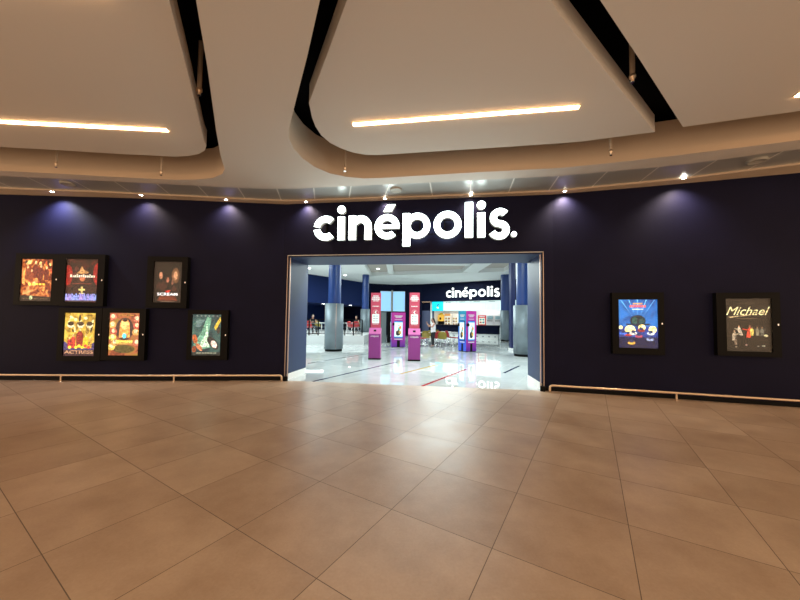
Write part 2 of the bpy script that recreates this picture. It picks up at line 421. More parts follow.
# small fittings: sprinkler pipes
def sprinkler(px, py, Y=None, z=None, top=4.99, label=''):
    P = atz(px, py, z) if z else aty(px, py, Y)
    r = .018 if z is None else .028
    s = thing('sprinkler', label, 'sprinkler', (P.x, P.y, P.z), 0)
    m = MB(); m.cyl((0,0,.06), (0,0,top-P.z), r, FASC, n=12); m.build('pipe', s)
    m = MB(); m.lathe([(0,.09),(r*1.25,.085),(r*1.25,.05),(r*.6,.035),(r*.6,.01),(0,.01)], BRASS, n=12)
    m.box((0,0,0), (.05,.006,.003), CHROME); m.cyl((0,0,-.008), (0,0,-.003), .02, CHROME, n=12); m.build('sprinkler_head', s)
sprinkler(199, 95, z=4.28, label='thick drop pipe with sprinkler head in the black slot left of centre')
sprinkler(632.5, 82, z=4.28, label='thick drop pipe with sprinkler head in the black slot at the upper right')
sprinkler(345, 171, Y=5.62, label='thin sprinkler pipe before the fascia by the curved end of the centre opening')
sprinkler(611, 155, Y=4.95, label='thin sprinkler pipe before the fascia below the sharp tip of the centre panel')
sprinkler(161, 175, Y=5.75, label='thin sprinkler pipe below the rounded corner of the left ceiling panel')
sprinkler(56, 167, Y=5.62, label='sprinkler pipe tip in front of the far left fascia')
# ceiling loudspeakers
for (px, py, lb) in [(68,184,'faint round ceiling loudspeaker in the tiled strip at far left'), (396,190,'grey round ceiling loudspeaker in the tiled strip above the sign'), (757,161,'round ceiling loudspeaker in the tiled strip at the right end')]:
    P = atz(px, py, ZC)
    m = MB(); m.lathe([(0,-.012),(.085,-.012),(.1,-.02),(.125,-.018),(.13,.01)], mat('speaker_grille', (.34,.33,.3), .6), n=28)
    tagt(m.build('ceiling_speaker', loc=(P.x,P.y,ZC)), lb, 'loudspeaker', 'round ceiling loudspeakers')
# downlights
DL = [(52,191.5,'downlight above the gap left of the upper left posters'), (141,195,'downlight above the dark-haired group poster'), (226,199.5,'downlight above the green swirl poster'), (306,201.5,'downlight just left of the large sign'),
      (385,198.5,'downlight above the accented letter of the large sign'), (471,195,'downlight above the tall letter of the large sign'), (565,191,'downlight just right of the large sign'), (684,178,'downlight between the two posters on the right wall')]
for k, (px, py, lb) in enumerate(DL):
    P = atz(px, py, ZC-.02)
    s = thing('downlight', 'small bright '+lb, 'light', (P.x,P.y,ZC-.02), 0, 'downlights along the facade trough')
    m = MB(); m.lathe([(.03,.0),(.034,-.008),(.048,-.006),(.05,.002)], CSEAM, n=20); m.build('ring', s)
    m = MB(); m.lathe([(0,-.004),(.031,-.004)], emit('downlight_lens', (1,.93,.82), 40), n=16); m.build('lens', s)
    l = bpy.data.lights.new('downlight_beam', 'SPOT'); lo = bpy.data.objects.new('downlight_beam', l); C.objects.link(lo)
    lo.location = (P.x, P.y, ZC-.04); l.spot_size = math.radians(125); l.spot_blend = 1; l.shadow_soft_size = .03
    l.energy = [220,110,110,100,45,45,150,150][k]; l.color = (.95,.93,1) if k == 0 else (1,.80,.62)
    # aim slightly at the wall
    Q, rz = facade_hit(px, py+60)
    d = Vector((Q.x-P.x, Q.y-P.y, 0)); n = Vector((-math.sin(rz), math.cos(rz), 0))
    lo.rotation_euler = (Vector((n.x*.25, n.y*.25, -1))).to_track_quat('-Z', 'Y').to_euler()

# ------------------------------------------------------------------ floor rails along the dark walls
def offset_poly(poly, off):
    out = []
    for i, p in enumerate(poly):
        a = poly[max(i-1,0)]; b = poly[min(i+1,len(poly)-1)]; d = (b-a).normalized(); out.append(p-Vector((-d.y, d.x))*off)
    return out
def near_fac(px, off, z=0):
    P, rz = facade_hit(px, 376, off); return P
for side in (0, 1):
    if side == 0:
        pl = offset_poly([Vector((-13,6.62))]+FAC[1:4], .13); pl[-1] = Vector(near_fac(279, .13)[:2])
        posts = [61, 174]; r = thing('floor_rail', 'low cream metal bumper rail along the foot of the left dark wall', 'rail', (pl[-1].x, pl[-1].y, 0))
    else:
        pl = offset_poly([FAC[4]]+FAC[5:], .13); pl[0] = Vector(near_fac(553, .13)[:2])
        posts = [676]; r = thing('floor_rail', 'low cream metal bumper rail along the foot of the right dark wall', 'rail', (pl[0].x, pl[0].y, 0))
    o = Vector((r.location.x, r.location.y)); zr = .135; rr = .021
    loc = [Vector((p.x-o.x, p.y-o.y, zr)) for p in pl]
    if side == 0: loc = loc[::-1]
    d = (loc[1]-loc[0]).normalized()
    path = [Vector((0,0,0))-d*.06]+[Vector((0,0,0))-d*.06+Vector((0,0,z)) for z in (.04,.085)]
    for k in range(1, 6):
        a = PI/2*k/5; path.append(-d*.06+d*.05*(1-math.cos(a))+Vector((0,0,.085+.05*math.sin(a))))
    path += [loc[0]+d*.02]+loc[1:]
    m = MB(); m.tube(path, rr, BRASS, n=12); m.build('rail_tube', r)
    for px in posts:
        P = near_fac(px, .13)
        m = MB(); m.cyl((P.x-o.x, P.y-o.y, .008), (P.x-o.x, P.y-o.y, zr), .017, BRASS, n=12)
        m.lathe([(0,.012),(.035,.012),(.042,0)], BRASS, c=(P.x-o.x, P.y-o.y, 0), n=16); m.build('post', r)

# ------------------------------------------------------------------ logo sign
def arc(cx, cy, r, a0, a1, n=24): return [(cx+r*math.cos(math.radians(a0+(a1-a0)*k/n)), cy+r*math.sin(math.radians(a0+(a1-a0)*k/n))) for k in range(n+1)]
def sector(cx, cy, ro, ri, a0, a1, n=24): return arc(cx, cy, ro, a0, a1, n)+arc(cx, cy, ri, a1, a0, n)
def rect(x0, y0, x1, y1): return [(x0,y0),(x1,y0),(x1,y1),(x0,y1)]
def ribbon(pts, w):
    L, R = [], []
    for i, p in enumerate(pts):
        a = Vector(pts[max(i-1,0)]); b = Vector(pts[min(i+1,len(pts)-1)]); d = (b-a).normalized(); n = Vector((-d.y,d.x))*w/2
        L.append((p[0]+n.x,p[1]+n.y)); R.append((p[0]-n.x,p[1]-n.y))
    return L+R[::-1]
def circ(x, y, r, n=24): return arc(x, y, r, 0, 360-360/n, n-1)
# every letter: list of polygons, units of one, baseline 0, letters about 26 high
SP = [(22.0,21.2)]
s_path = arc(11.8,19.0,6.1,38,95,8)+arc(11.6,18.9,6.1,100,235,12)[0:]+arc(11.2,7.0,6.2,62,-60,12)+arc(11.0,8.6,7.6,-70,-150,8)
GL = {
 'c': [sector(13.2,13.1,12.8,6.0,48,172,28), sector(13.2,12.9,12.8,6.0,188,312,28)],
 'i': [rect(.4,0.3,7.8,24.6), circ(4.1,32.0,4.2)],
 'n': [rect(.3,.2,8.0,25.2), sector(13.0,13.8,11.3,4.1,0,150,24), rect(17.1,0.2,24.3,14.0)],
 'e': [sector(13.0,13.0,12.7,6.3,0,314,40), rect(6.5,11.0,25.6,14.9), [(9.0,28.4),(17.4,28.4),(21.4,35.6),(13.0,35.6)]],
 'p': [rect(.3,-7.2,8.0,26.0), sector(15.0,13.2,12.9,6.7,0,360,48)],
 'o': [sector(14.3,13.5,13.6,7.2,0,360,48)],
 'l': [rect(.3,.2,8.0,35.2)],
 's': [ribbon(s_path, 6.5)],
 '.': [circ(2.5,2.5,2.6)],
}
ADV = [('c',0,0),('i',23.2,0),('n',34.6,0),('e',60.6,0),('p',88.8,0),('o',119.6,0),('l',151.2,0),('i',163.4,0),('s',173.6,0),('.',197.6,0)]
NM = {'c':'letter_c','i':'letter_i','n':'letter_n','e':'letter_e','p':'letter_p','o':'letter_o','l':'letter_l','s':'letter_s','.':'full_stop'}
def fix(poly):  # full rings need their seam closed as two halves
    return poly
def logo(root, k, dep, face, side, adv):
    for ch, x0, y0 in adv:
        m = MB()
        for poly in GL[ch]:
            pts = [((x0+x)*k, y*k) for x, y in poly]
            if ch in 'po' and len(poly) > 80:   # ring: quads
                n = len(pts)//2; outr = pts[:n]; inr = pts[n:][::-1]
                for i in range(n-1):
                    q = [inr[i], outr[i], outr[i+1], inr[i+1]]
                    m.add([(a[0],-dep,a[1]) for a in q], [(0,1,2,3)], face)
                    m.add([(outr[i][0],-dep,outr[i][1]),(outr[i+1][0],-dep,outr[i+1][1]),(outr[i+1][0],0,outr[i+1][1]),(outr[i][0],0,outr[i][1])], [(0,3,2,1)], side)
                    m.add([(inr[i][0],-dep,inr[i][1]),(inr[i+1][0],-dep,inr[i+1][1]),(inr[i+1][0],0,inr[i+1][1]),(inr[i][0],0,inr[i][1])], [(0,1,2,3)], side)
            else: m.fprism(pts, -dep, 0, face, side)
        m.build(NM[ch], root)
a, rz = facade_hit(313.4, 240.6, .2); b, _ = facade_hit(515.6, 236.8, .2)
kk = (b-a).length/203.0
LPX = [313.4, 337.3, 348.3, 374.4, 402.3, 432.9, 464.6, 477.0, 487.6, 511.3]
ADVW = [(c, (facade_hit(px, 228, .2)[0]-a).to_2d().dot(FD)/kk, 0) for (c, _, _), px in zip(ADV, LPX)]
SIGNF = emit('sign_face_white', (.84,1,.97), 7.0)
SIGNS = mat('sign_return', (.5,.52,.5), .5, em=(.8,.9,.85), es=.22)
s = thing('letter_sign', 'large glowing white lowercase letter sign on the dark wall above the entrance', 'sign', (a.x+FN.x*.09, a.y+FN.y*.09, (a.z+b.z)/2), FRZ)
logo(s, kk, .09, SIGNF, SIGNS, ADVW)
m = MB()
for z in (.12, .42): m.box((203*kk/2-.1, .012, z), (180*kk, .02, .022), BLACKM)
for x in range(8): m.box((.25+x*.535, .065, .27), (.025,.09,.34), BLACKM)
m.build('mounting_rail', s)

# ------------------------------------------------------------------ poster light boxes
GLASS = None
def glassmat():
    m, nt, b = newmat('clear_poster_glass'); out = nt.nodes['Material Output']
    tr = nt.nodes.new('ShaderNodeBsdfTransparent'); gl = nt.nodes.new('ShaderNodeBsdfGlossy'); gl.inputs['Roughness'].default_value = .03
    fr = nt.nodes.new('ShaderNodeFresnel'); mx = nt.nodes.new('ShaderNodeMixShader'); fr.inputs['IOR'].default_value = 1.5
    g_ = nt.nodes.new('ShaderNodeNewGeometry')
    nt.links.new(node_math(nt, 'MULTIPLY', node_math(nt, 'SUBTRACT', 1.0, g_.outputs['Backfacing']), node_math(nt, 'MULTIPLY', fr.outputs[0], .25)), mx.inputs[0]); nt.links.new(tr.outputs[0], mx.inputs[1]); nt.links.new(gl.outputs[0], mx.inputs[2]); nt.links.new(mx.outputs[0], out.inputs['Surface'])
    nt.nodes.remove(b); return m
GLASS = glassmat()
PS = 1.6
def E(r, g, b, s=1.0): 
    k = 'print_%d_%d_%d_%d' % (r,g,b,int(s*100))
    if k in _mc: return _mc[k]
    f = lambda q, d: tuple(max(0, min(255, int(c*q+d))) for c in (r,g,b))
    _mc[k] = noise_print(k, [(.3,f(.35,0)),(.5,f(.95,0)),(.68,f(1.2,12))], 26, 1.5, s*PS); return _mc[k]
def noise_print(name, stops, scale, dist, st):
    m, nt, b = newmat(name); tc = nt.nodes.new('ShaderNodeTexCoord'); n = nt.nodes.new('ShaderNodeTexNoise')
    n.inputs['Scale'].default_value = scale; n.inputs['Detail'].default_value = 3; n.inputs['Distortion'].default_value = dist
    nt.links.new(tc.outputs['Object'], n.inputs['Vector']); r = nt.nodes.new('ShaderNodeValToRGB'); nt.links.new(n.outputs['Fac'], r.inputs['Fac'])
    el = r.color_ramp.elements
    while len(el) < len(stops): el.new(.5)
    for e_, (p, c) in zip(el, stops): e_.position = p; e_.color = (*srgb(*c), 1)
    b.inputs['Base Color'].default_value = (.02,.02,.02,1); nt.links.new(r.outputs['Color'], b.inputs['Emission Color']); b.inputs['Emission Strength'].default_value = st
    return m
def ell(cx, cy, rx, ry, rot=0, n=16):
    c, s_ = math.cos(rot), math.sin(rot)
    return [(cx+rx*math.cos(2*PI*k/n)*c-ry*math.sin(2*PI*k/n)*s_, cy+rx*math.cos(2*PI*k/n)*s_+ry*math.sin(2*PI*k/n)*c) for k in range(n)]
def figure_flat(L, x, y, h, body, head, lean=0):
    """standing generic figure silhouette, base y, height h (in poster units)"""
    w = h*.17
    L.append(([(x-w*1.1,y),(x+w*1.1,y),(x+w*1.4+lean,y+h*.62),(x+w*.5+lean,y+h*.8),(x-w*.5+lean,y+h*.8),(x-w*1.4+lean,y+h*.62)], body))
    L.append((ell(x+lean,y+h*.88,h*.085,h*.11), head))
def poster(frame, art, label, bg, layers, texts, protr=.1):
    """frame/art: (x0,y0,x1,y1) as seen on the photo"""
    x0,y0,x1,y1 = frame; cx, cy = (x0+x1)/2, (y0+y1)/2
    Lp, rz = facade_hit(x0, cy, protr); Rp, _ = facade_hit(x1, cy, protr); T, _ = facade_hit(cx, y0, protr); B, _ = facade_hit(cx, y1, protr)
    d = Vector((math.cos(rz), math.sin(rz), 0)); n = Vector((-d.y, d.x, 0))
    W = (Rp-Lp).length; H = T.z-B.z; mid = (Lp+Rp)/2
    al, _ = facade_hit(art[0], cy, protr); ar, _ = facade_hit(art[2], cy, protr); at, _ = facade_hit(cx, art[1], protr); ab, _ = facade_hit(cx, art[3], protr)
    ax0, ax1 = (al-mid).dot(d), (ar-mid).dot(d); az0, az1 = ab.z-B.z, at.z-B.z
    s = thing('poster_lightbox', label, 'poster', (mid.x+n.x*protr*.99, mid.y+n.y*protr*.99, B.z), rz, 'lit poster boxes on the dark facade')
    m = MB(); dp = protr
    m.bbox((-W/2,-dp,0), (ax0,0,H), BLACK); m.bbox((ax1,-dp,0), (W/2,0,H), BLACK)
    m.bbox((ax0,-dp,0), (ax1,0,az0), BLACK); m.bbox((ax0,-dp,az1), (ax1,0,H), BLACK); m.bbox((ax0,-.02,az0), (ax1,0,az1), BLACKM)
    m.build('frame', s)
    m = MB(); m.box((W/2-.04,-dp-.004,H*.5), (.018,.008,.03), CHROME); m.build('lock', s)
    w, h = ax1-ax0, az1-az0; X = lambda u: ax0+u*w; Z = lambda v: az0+v*h
    m = MB(); y = -dp+.03
    m.bbox((ax0,y,az0), (ax1,y+.008,az1), bg)
    yy = y-.0004
    for poly, mt in layers:
        poly = [(min(1,max(0,p[0])), min(1,max(0,p[1]))) for p in poly]
        m.flat([(X(p[0]),Z(p[1])) for p in poly], yy, mt); yy -= .0002
    for (tx, u, v, tw, th, mt, shear) in texts:
        m.text(tx, X(u), Z(v), tw*w, th*h, yy-.001, mt, shear, 0 if shear else .02)
    m.build('poster_print', s)
    m = MB(); m.bbox((ax0,-dp+.006,az0), (ax1,-dp+.009,az1), GLASS); m.build('glass_pane', s)
def flip(L): return L
rnd = random.Random(3)
# 1 fiery crowd poster
L = []
for k in range(46):
    x, y = rnd.uniform(.03,.97), rnd.uniform(.28,.95); c = rnd.choice([E(250,150,70,1.2),E(210,80,40),E(120,40,20),E(255,190,110,1.3),E(60,20,12)])
    L.append((ell(x,y,rnd.uniform(.02,.06),rnd.uniform(.03,.06),rnd.uniform(0,3)), c))
for x,y,h in ((.2,.5,.35),(.8,.5,.34),(.45,.55,.42),(.62,.52,.36),(.33,.46,.3)): figure_flat(L, x, y, h, rnd.choice([E(110,30,18),E(150,60,30)]), E(255,180,120,1.2))
L.append(([(0,0),(1,0),(1,.1),(0,.14)], E(35,20,12)))
for k in range(5): L.append((rect(.25+k*.11,.38,.33+k*.11,.42), E(255,205,70,1.5)))
for k in range(9): L.append((rect(.1+k*.09,.05,.15+k*.09,.06), E(150,110,80)))
L.append((ell(.35,.08,.05,.05), E(190,200,140)))
poster((14.5,253.5,58.5,305), (20,259,51.5,301), 'lit poster of a fiery orange crowd with a yellow title, far left of upper row',
       noise_print('fiery_art', [(.3,(25,8,5)),(.45,(150,45,20)),(.55,(230,120,50)),(.68,(255,200,120))], 9, 1, 1.1), L, [])
# 2 dark red poster with cream title
L = [(ell(.05,.62,.14,.24), E(150,20,15)), (ell(.98,.66,.15,.26), E(160,22,18)), (ell(.5,.62,.2,.2), E(60,24,16)),
     ([(.4,.72),(.47,.84),(.55,.74),(.72,.7),(.6,.66),(.3,.66)], E(200,140,80)), (ell(.5,.56,.09,.08), E(190,100,60)), (ell(.3,.78,.06,.05), E(90,40,30)),
     (rect(.2,.42,.8,.435), E(120,50,35)), (rect(.47,.22,.53,.36), E(220,190,110)), (rect(.4,.27,.6,.31), E(220,190,110)),
     (rect(.42,.19,.58,.21), E(240,220,160)), (rect(.08,.02,.92,.05), E(80,70,80))]
for k in range(12):
    L.append((rect(.12+k*.066,.575,.165+k*.066,.625+.02*(k%3==0)), E(245,225,190,1.2)))
for k in range(16): L.append(([(k/16,.04),(k/16+.06,.04),(k/16+.05,.17+.05*rnd.random()),(k/16+.01,.15+.06*rnd.random())], E(120+int(60*rnd.random()),150,230,1.1)))  # pale blue strip: glass reflection painted into the print
poster((58.5,254,104,306), (65,259,97,302), 'lit dark red poster with cream title and painted pale-blue reflection, second in upper row',
       noise_print('dark_red_art', [(.35,(18,8,8)),(.6,(60,22,16)),(.75,(120,30,20))], 6, 1, 1), L, [])
# 3 yellow poster
L = [(rect(0,0,1,.14), E(60,35,40)), ([(0,.14),(1,.14),(1,.34),(.8,.24),(.5,.2),(.2,.24),(0,.34)], E(75,60,110))]
for k in range(26):
    x, y = rnd.uniform(.05,.95), rnd.uniform(.5,.95)
    L.append((ell(x,y,rnd.uniform(.03,.09),rnd.uniform(.02,.05),rnd.uniform(0,3)), rnd.choice([E(70,45,20),E(240,220,150,1.2),E(150,110,40),E(190,140,50)])))
for x,h,c in ((.5,.5,E(150,40,30)),(.3,.34,E(200,60,40)),(.7,.34,E(240,190,40)),(.18,.26,E(190,40,50)),(.84,.28,E(200,150,60))): figure_flat(L, x, .18, h, c, E(240,190,120))
for x in (.2,.52,.8): L.append((ell(x,.72,.11,.07), E(235,215,160,1.2))); L.append((ell(x,.75,.1,.05), E(60,40,20)))
for k in range(7): L.append((ell(.2+k*.1,.2+.03*(k%2),.05,.035), rnd.choice([E(225,60,50),E(250,215,60,1.2),E(245,240,220)])))
poster((57.5,308,101,361), (63,313,94.5,356), 'bright yellow lit poster with brown capital letters, leftmost of the lower row',
       noise_print('yellow_art', [(.3,(110,75,20)),(.5,(225,175,60)),(.6,(250,215,90))], 5, 1.5, 1.2), L, [('ACTRESS', .5, .09, .92, .075, E(205,150,110,1.0), 0)])
# 4 orange poster with dark haired central figure
L = [(ell(.5,.62,.3,.27), E(70,45,40)), ([(.32,.42),(.68,.42),(.66,.75),(.6,.84),(.4,.84),(.34,.75)], E(240,150,70,1.2)), (ell(.5,.72,.14,.11), E(245,190,110,1.2)), (ell(.5,.82,.08,.03), E(60,30,20)),
     (ell(.5,.46,.07,.06), E(90,205,225,1.4)), (ell(.5,.15,.36,.1), E(90,75,35)), (rect(.3,.93,.8,.965), E(170,110,50))]
for k,(x,y) in enumerate([(.1,.9),(.1,.72),(.14,.56),(.12,.42),(.9,.86),(.88,.55),(.9,.7),(.1,.2),(.92,.3),(.2,.3)]):
    L.append((ell(x,y,.12,.08), [E(225,120,90),E(250,170,90),E(205,90,70),E(245,200,90)][k%4])); L.append((ell(x,y+.02,.06,.05), E(250,215,160,1.1)))
for k in range(8): L.append((rect(.24+k*.07,.3,.29+k*.07,.35), E(255,225,90,1.5)))
L.append((rect(.2,.265,.8,.28), E(240,190,90)))
poster((101.5,308.5,145,360.5), (108,313,138.5,355.5), 'lit orange poster with blue gem and yellow title, second in lower row',
       noise_print('orange_art', [(.35,(120,50,35)),(.5,(210,110,70)),(.62,(190,140,60))], 5, 1, 1), L, [])
# 5 black poster of four faces
L = [(ell(.24,.66,.12,.17), E(14,10,9)), (ell(.24,.66,.065,.09), E(185,120,85)), (ell(.76,.66,.14,.19), E(110,70,40)), (ell(.76,.66,.075,.1), E(215,150,105)),
     (ell(.49,.54,.09,.11), E(40,20,14)), (ell(.49,.55,.045,.065), E(175,105,75)), (ell(.66,.5,.045,.06), E(130,80,60)), (ell(.33,.47,.05,.06), E(70,35,25)),
     ([(.15,.05),(.85,.05),(.75,.18),(.6,.14),(.5,.2),(.4,.14),(.25,.18)], E(110,40,18)), ([(.4,.28),(.55,.3),(.48,.24)], E(210,40,25))]
for k in range(10): L.append((ell(rnd.uniform(.1,.9),rnd.uniform(.3,.48),.05,.05), E(60,28,20)))
L.append((rect(.25,.025,.75,.035), E(150,120,100)))
poster((146,256.5,187.5,308), (152.5,261.5,181.5,302.5), 'lit black poster of brownish faces with white capitals, rightmost of upper row',
       noise_print('black_art', [(.4,(22,14,12)),(.7,(52,32,26))], 5, 1, .55), L, [('SCREAM', .5, .205, .72, .07, E(245,235,230,1.4), 0), ('7', .55, .27, .12, .06, E(225,50,30,1.3), 0)])
# 6 green swirl poster
L = [([(.05,.25),(.3,.55),(.5,.95),(.65,.9),(.55,.5),(.7,.2),(.4,.15)], E(110,160,130)), ([(.2,.2),(.45,.5),(.5,.8),(.55,.5),(.6,.2)], E(190,215,180,1.1)),
     (ell(.72,.3,.24,.11,-.6), E(40,38,36)), (ell(.76,.27,.12,.08,-.6), E(235,200,185,1.1)), ([(.8,.6),(.98,.85),(.95,.95),(.75,.7)], E(225,180,60)), (ell(.9,.62,.06,.09), E(60,50,40)),
     (ell(.1,.4,.08,.12,.5), E(190,95,50)), (ell(.25,.2,.14,.06,-.6), E(200,120,80)), (ell(.08,.15,.07,.08), E(150,70,40)), (rect(0,.0,1,.08), E(40,45,40)), (rect(.15,.05,.85,.065), E(190,190,160))]
for k in range(6): L.append((rect(.12,.85-.03*k,.12+.3*(1-.1*k),.862-.03*k), E(130,150,150)))
for k in range(6): L.append((ell(.15+k*.14,.965,.03,.012), E(150,160,150)))
poster((187,310,227.5,360), (191.5,314.5,220.5,355.5), 'lit teal green swirl poster with a pale face, rightmost of the lower row',
       noise_print('green_art', [(.35,(25,45,55)),(.55,(60,100,95)),(.7,(100,140,120))], 5, 1, 1), L, [])
# 7 blue city-night poster
L = []
for k in range(9):
    a = math.radians(20+k*17.5); dx, dy = math.cos(a), math.sin(a)
    L.append(([(.5+dx*.2,.5+dy*.16),(.5+dx*.75-.006,.5+dy*.6),(.5+dx*.75+.012,.5+dy*.6)], E(120,205,255,1.2)))
L += [(rect(0,0,1,.44), E(30,60,140)), (rect(0,0,1,.22), E(14,20,60)), (ell(.5,.56,.2,.12), E(20,35,45)), (ell(.42,.56,.07,.08), E(40,85,75)), (ell(.6,.55,.07,.07), E(30,70,70)), (rect(.2,.47,.8,.5), E(15,25,50))]
for x,y,r in ((.3,.36,.14),(.6,.42,.09),(.87,.38,.1),(.06,.42,.05)): L.append((ell(x,y,r,r*.75), E(255,225,140,1.6)))
for x,y,c in ((.25,.27,E(200,60,50)),(.38,.3,E(240,235,220)),(.52,.24,E(160,60,80)),(.58,.36,E(150,40,40)),(.82,.3,E(220,230,240)),(.8,.18,E(150,160,190)),(.33,.1,E(220,160,60)),(.12,.3,E(60,110,220))):
    L.append((ell(x,y,.1,.035), c)); L.append((ell(x,y+.035,.055,.03), E(40,50,90))); 
for k in range(7): L.append((rect(.3+k*.06,.84,.345+k*.06,.885), E(255,90,70,1.4)))
for k in range(5): L.append((rect(.38+k*.05,.9,.42+k*.05,.93), E(240,170,60,1.2)))
L.append((rect(.36,.79,.64,.81), E(210,235,255,1.3)))
poster((612.5,292.5,664.5,354.5), (619,299.5,658.5,348), 'glowing blue poster with light rays on the right wall, nearer the entrance',
       noise_print('blue_art', [(.35,(15,70,150)),(.6,(40,130,215))], 4, .5, 1.2), L, [])
# 8 black poster with script title
L = [(rect(.3,.9,.65,.92), E(50,40,25)), ([(.08,.655),(.95,.735),(1,.74),(.1,.63)], E(200,170,120)), (rect(.25,.615,.72,.622), E(120,100,70)), ]
def tiny(x, y, h, c, hd, lean=0, arm=0):
    figure_flat(L, x, y, h, c, hd, lean)
    if arm: L.append(([(x+lean,y+h*.62),(x+lean+arm,y+h*.7),(x+lean+arm,y+h*.64),(x+lean,y+h*.52)], c))
tiny(.18,.2,.2,E(170,150,120),E(190,150,110),.02,.14); tiny(.22,.12,.14,E(110,90,70),E(30,20,16)); tiny(.35,.3,.19,E(190,170,140),E(190,140,100),-.05,-.1)
tiny(.5,.26,.24,E(200,60,35),E(170,110,80),.04,-.16); tiny(.58,.3,.17,E(225,190,90),E(150,100,70)); tiny(.7,.3,.17,E(120,110,85),E(120,90,60),0,-.07); tiny(.8,.3,.17,E(100,95,80),E(120,90,60),0,.08)
L += [(ell(.88,.3,.045,.022), E(225,205,150)), (ell(.22,.08,.03,.01), E(120,110,90)), (ell(.45,.12,.025,.015), E(150,120,110)), (ell(.7,.1,.025,.012), E(120,120,110)), (ell(.82,.11,.04,.014), E(140,140,120))]
poster((717,292.5,781,356.5), (726.5,298.5,772.5,351.5), 'black poster with slanting cream script title, farthest right on the right wall',
       noise_print('dark_brown_art', [(.35,(30,22,13)),(.7,(46,32,18))], 3, .5, .9), L, [('Michael', .5, .765, .96, .155, E(240,215,150,1.2), .45), ('MMXXVI', .47, .575, .22, .03, E(190,190,70,1.0), 0)][:1]+[])

# ------------------------------------------------------------------ lobby shell
S = 1.2; ZL = 5.0
def SV(x, y): return Vector((x*S, y*S))
m = MB(); m.prism([Vector((-10.2,8.0)),Vector((-10,8.0)),Vector((-10,18)),Vector((-10.2,18))], 0, 6.6, NAVYR)
struct(m, 'wall_lobby_left')
m = MB(); m.prism([Vector((10,6.9)),Vector((10.2,6.9)),Vector((10.2,31)),Vector((10,31))], 0, 6.6, NAVYR); struct(m, 'wall_lobby_right')
BK = [SV(*p) for p in [(-10,15.2),(-5.977,20.353),(-5.034,21.659),(-2.52,25.084)]]
def wallseg(a, b, z0, z1, th, mt, mb=None):
    mb = mb or MB(); d = (b-a).normalized(); n = Vector((-d.y,d.x))*th
    mb.prism([a, b, b+n, a+n], z0, z1, mt); return mb
ZB = 2.79
m = MB()
for a, b in zip(BK[:-1], BK[1:]): wallseg(a, b, ZB, 6.6, .2, NAVYR, m)
struct(m, 'wall_lobby_bulkhead')
m = MB()
wallseg(SV(*(-2.52,25.084)), SV(*(-.52,25.76)), 0, 6.6, .2, DARKNAVY, m)
wallseg(SV(*(-.52,25.76)), SV(*(1.75,25.2)), 0, 6.6, .2, DARKNAVY, m)
wallseg(SV(*(1.75,25.2)), SV(*(2.75,24.6)), 3.29, 6.6, .2, DARKNAVY, m)
wallseg(SV(*(2.75,24.6)), SV(*(7.142,22.042)), 3.29, 6.6, .2, DARKNAVY, m)
wallseg(SV(*(7.142,22.042)), SV(*(10.0,20.4)), 3.29, 6.6, .2, DARKNAVY, m)
struct(m, 'wall_lobby_back')
# seating bay behind the bulkhead
bd = (BK[3]-BK[0]).normalized(); bn = Vector((-bd.y, bd.x))
b0, b1 = Vector((-10,15.2))+bn*4.5, BK[3]+bn*4.5
m = MB(); wallseg(b0-bd*3, b1, 0, ZB+.1, .15, NAVYR, m); m.prism([BK[3]+bd*.05, BK[3]+bd*.2, b1+bd*.2, b1+bd*.05], 0, ZB+.1, DARKNAVY); struct(m, 'wall_bay')
m = MB(); m.prism([BK[0]+bn*.2-bd*2, BK[3]+bn*.2, b1, b0-bd*2], ZB, ZB+.05, NAVYR); struct(m, 'ceiling_bay')
PH = .5; PLAT = mat('white_platform_tile', (.68,.7,.7), .3)
p0, p1 = Vector((-8.5,14.6)), atz(364,344,0); p1 = Vector((p1.x, p1.y))
pa = Vector((-5.4,18.2))
m = MB(); m.prism([pa-bd*6, pa, p1+Vector((-.0,.0)), p1+bn*.0+Vector((0.0,4.5)), b1, b0], 0, PH, PLAT); struct(m, 'floor_platform')
pbd = (p1-pa).normalized()
# lobby ceiling with coffer
co_ = [SV(*p) for p in [(-1.97,8.6),(5.9,8.6),(6.1,18.4),(-1.95,20.9)]]
lo_ = [Vector((-10.2,8.25)), Vector((10.2,7.0)), Vector((10.2,33)), Vector((-10.2,33))]
m = MB(); holed(m, [lo_, co_], ZL, LCEIL)
n = 4; ring = [(p.x,p.y) for p in co_]
m.add([(x,y,ZL) for x,y in ring]+[(x,y,5.3) for x,y in ring], [(i,(i+1)%n,n+(i+1)%n,n+i) for i in range(n)], LCEIL)
m.add([(-3,9.8,5.3),(8,9.8,5.3),(8,25.8,5.3),(-3,25.8,5.3)], [(0,3,2,1)], mat('coffer_paint', (.5,.45,.4), .8))
struct(m, 'ceiling_lobby')
m = MB(); m.bbox((4.5,10.4,ZL-.002), (5.58,22.6,5.3), LCEIL); struct(m, 'ceiling_beam')
m = MB(); m.bbox((-.95,10.4,ZL+.12), (-.55,24.5,5.3), LCEIL); m.bbox((-.55,20.2,ZL+.14), (4.5,20.7,5.3), LCEIL); struct(m, 'ceiling_rib')
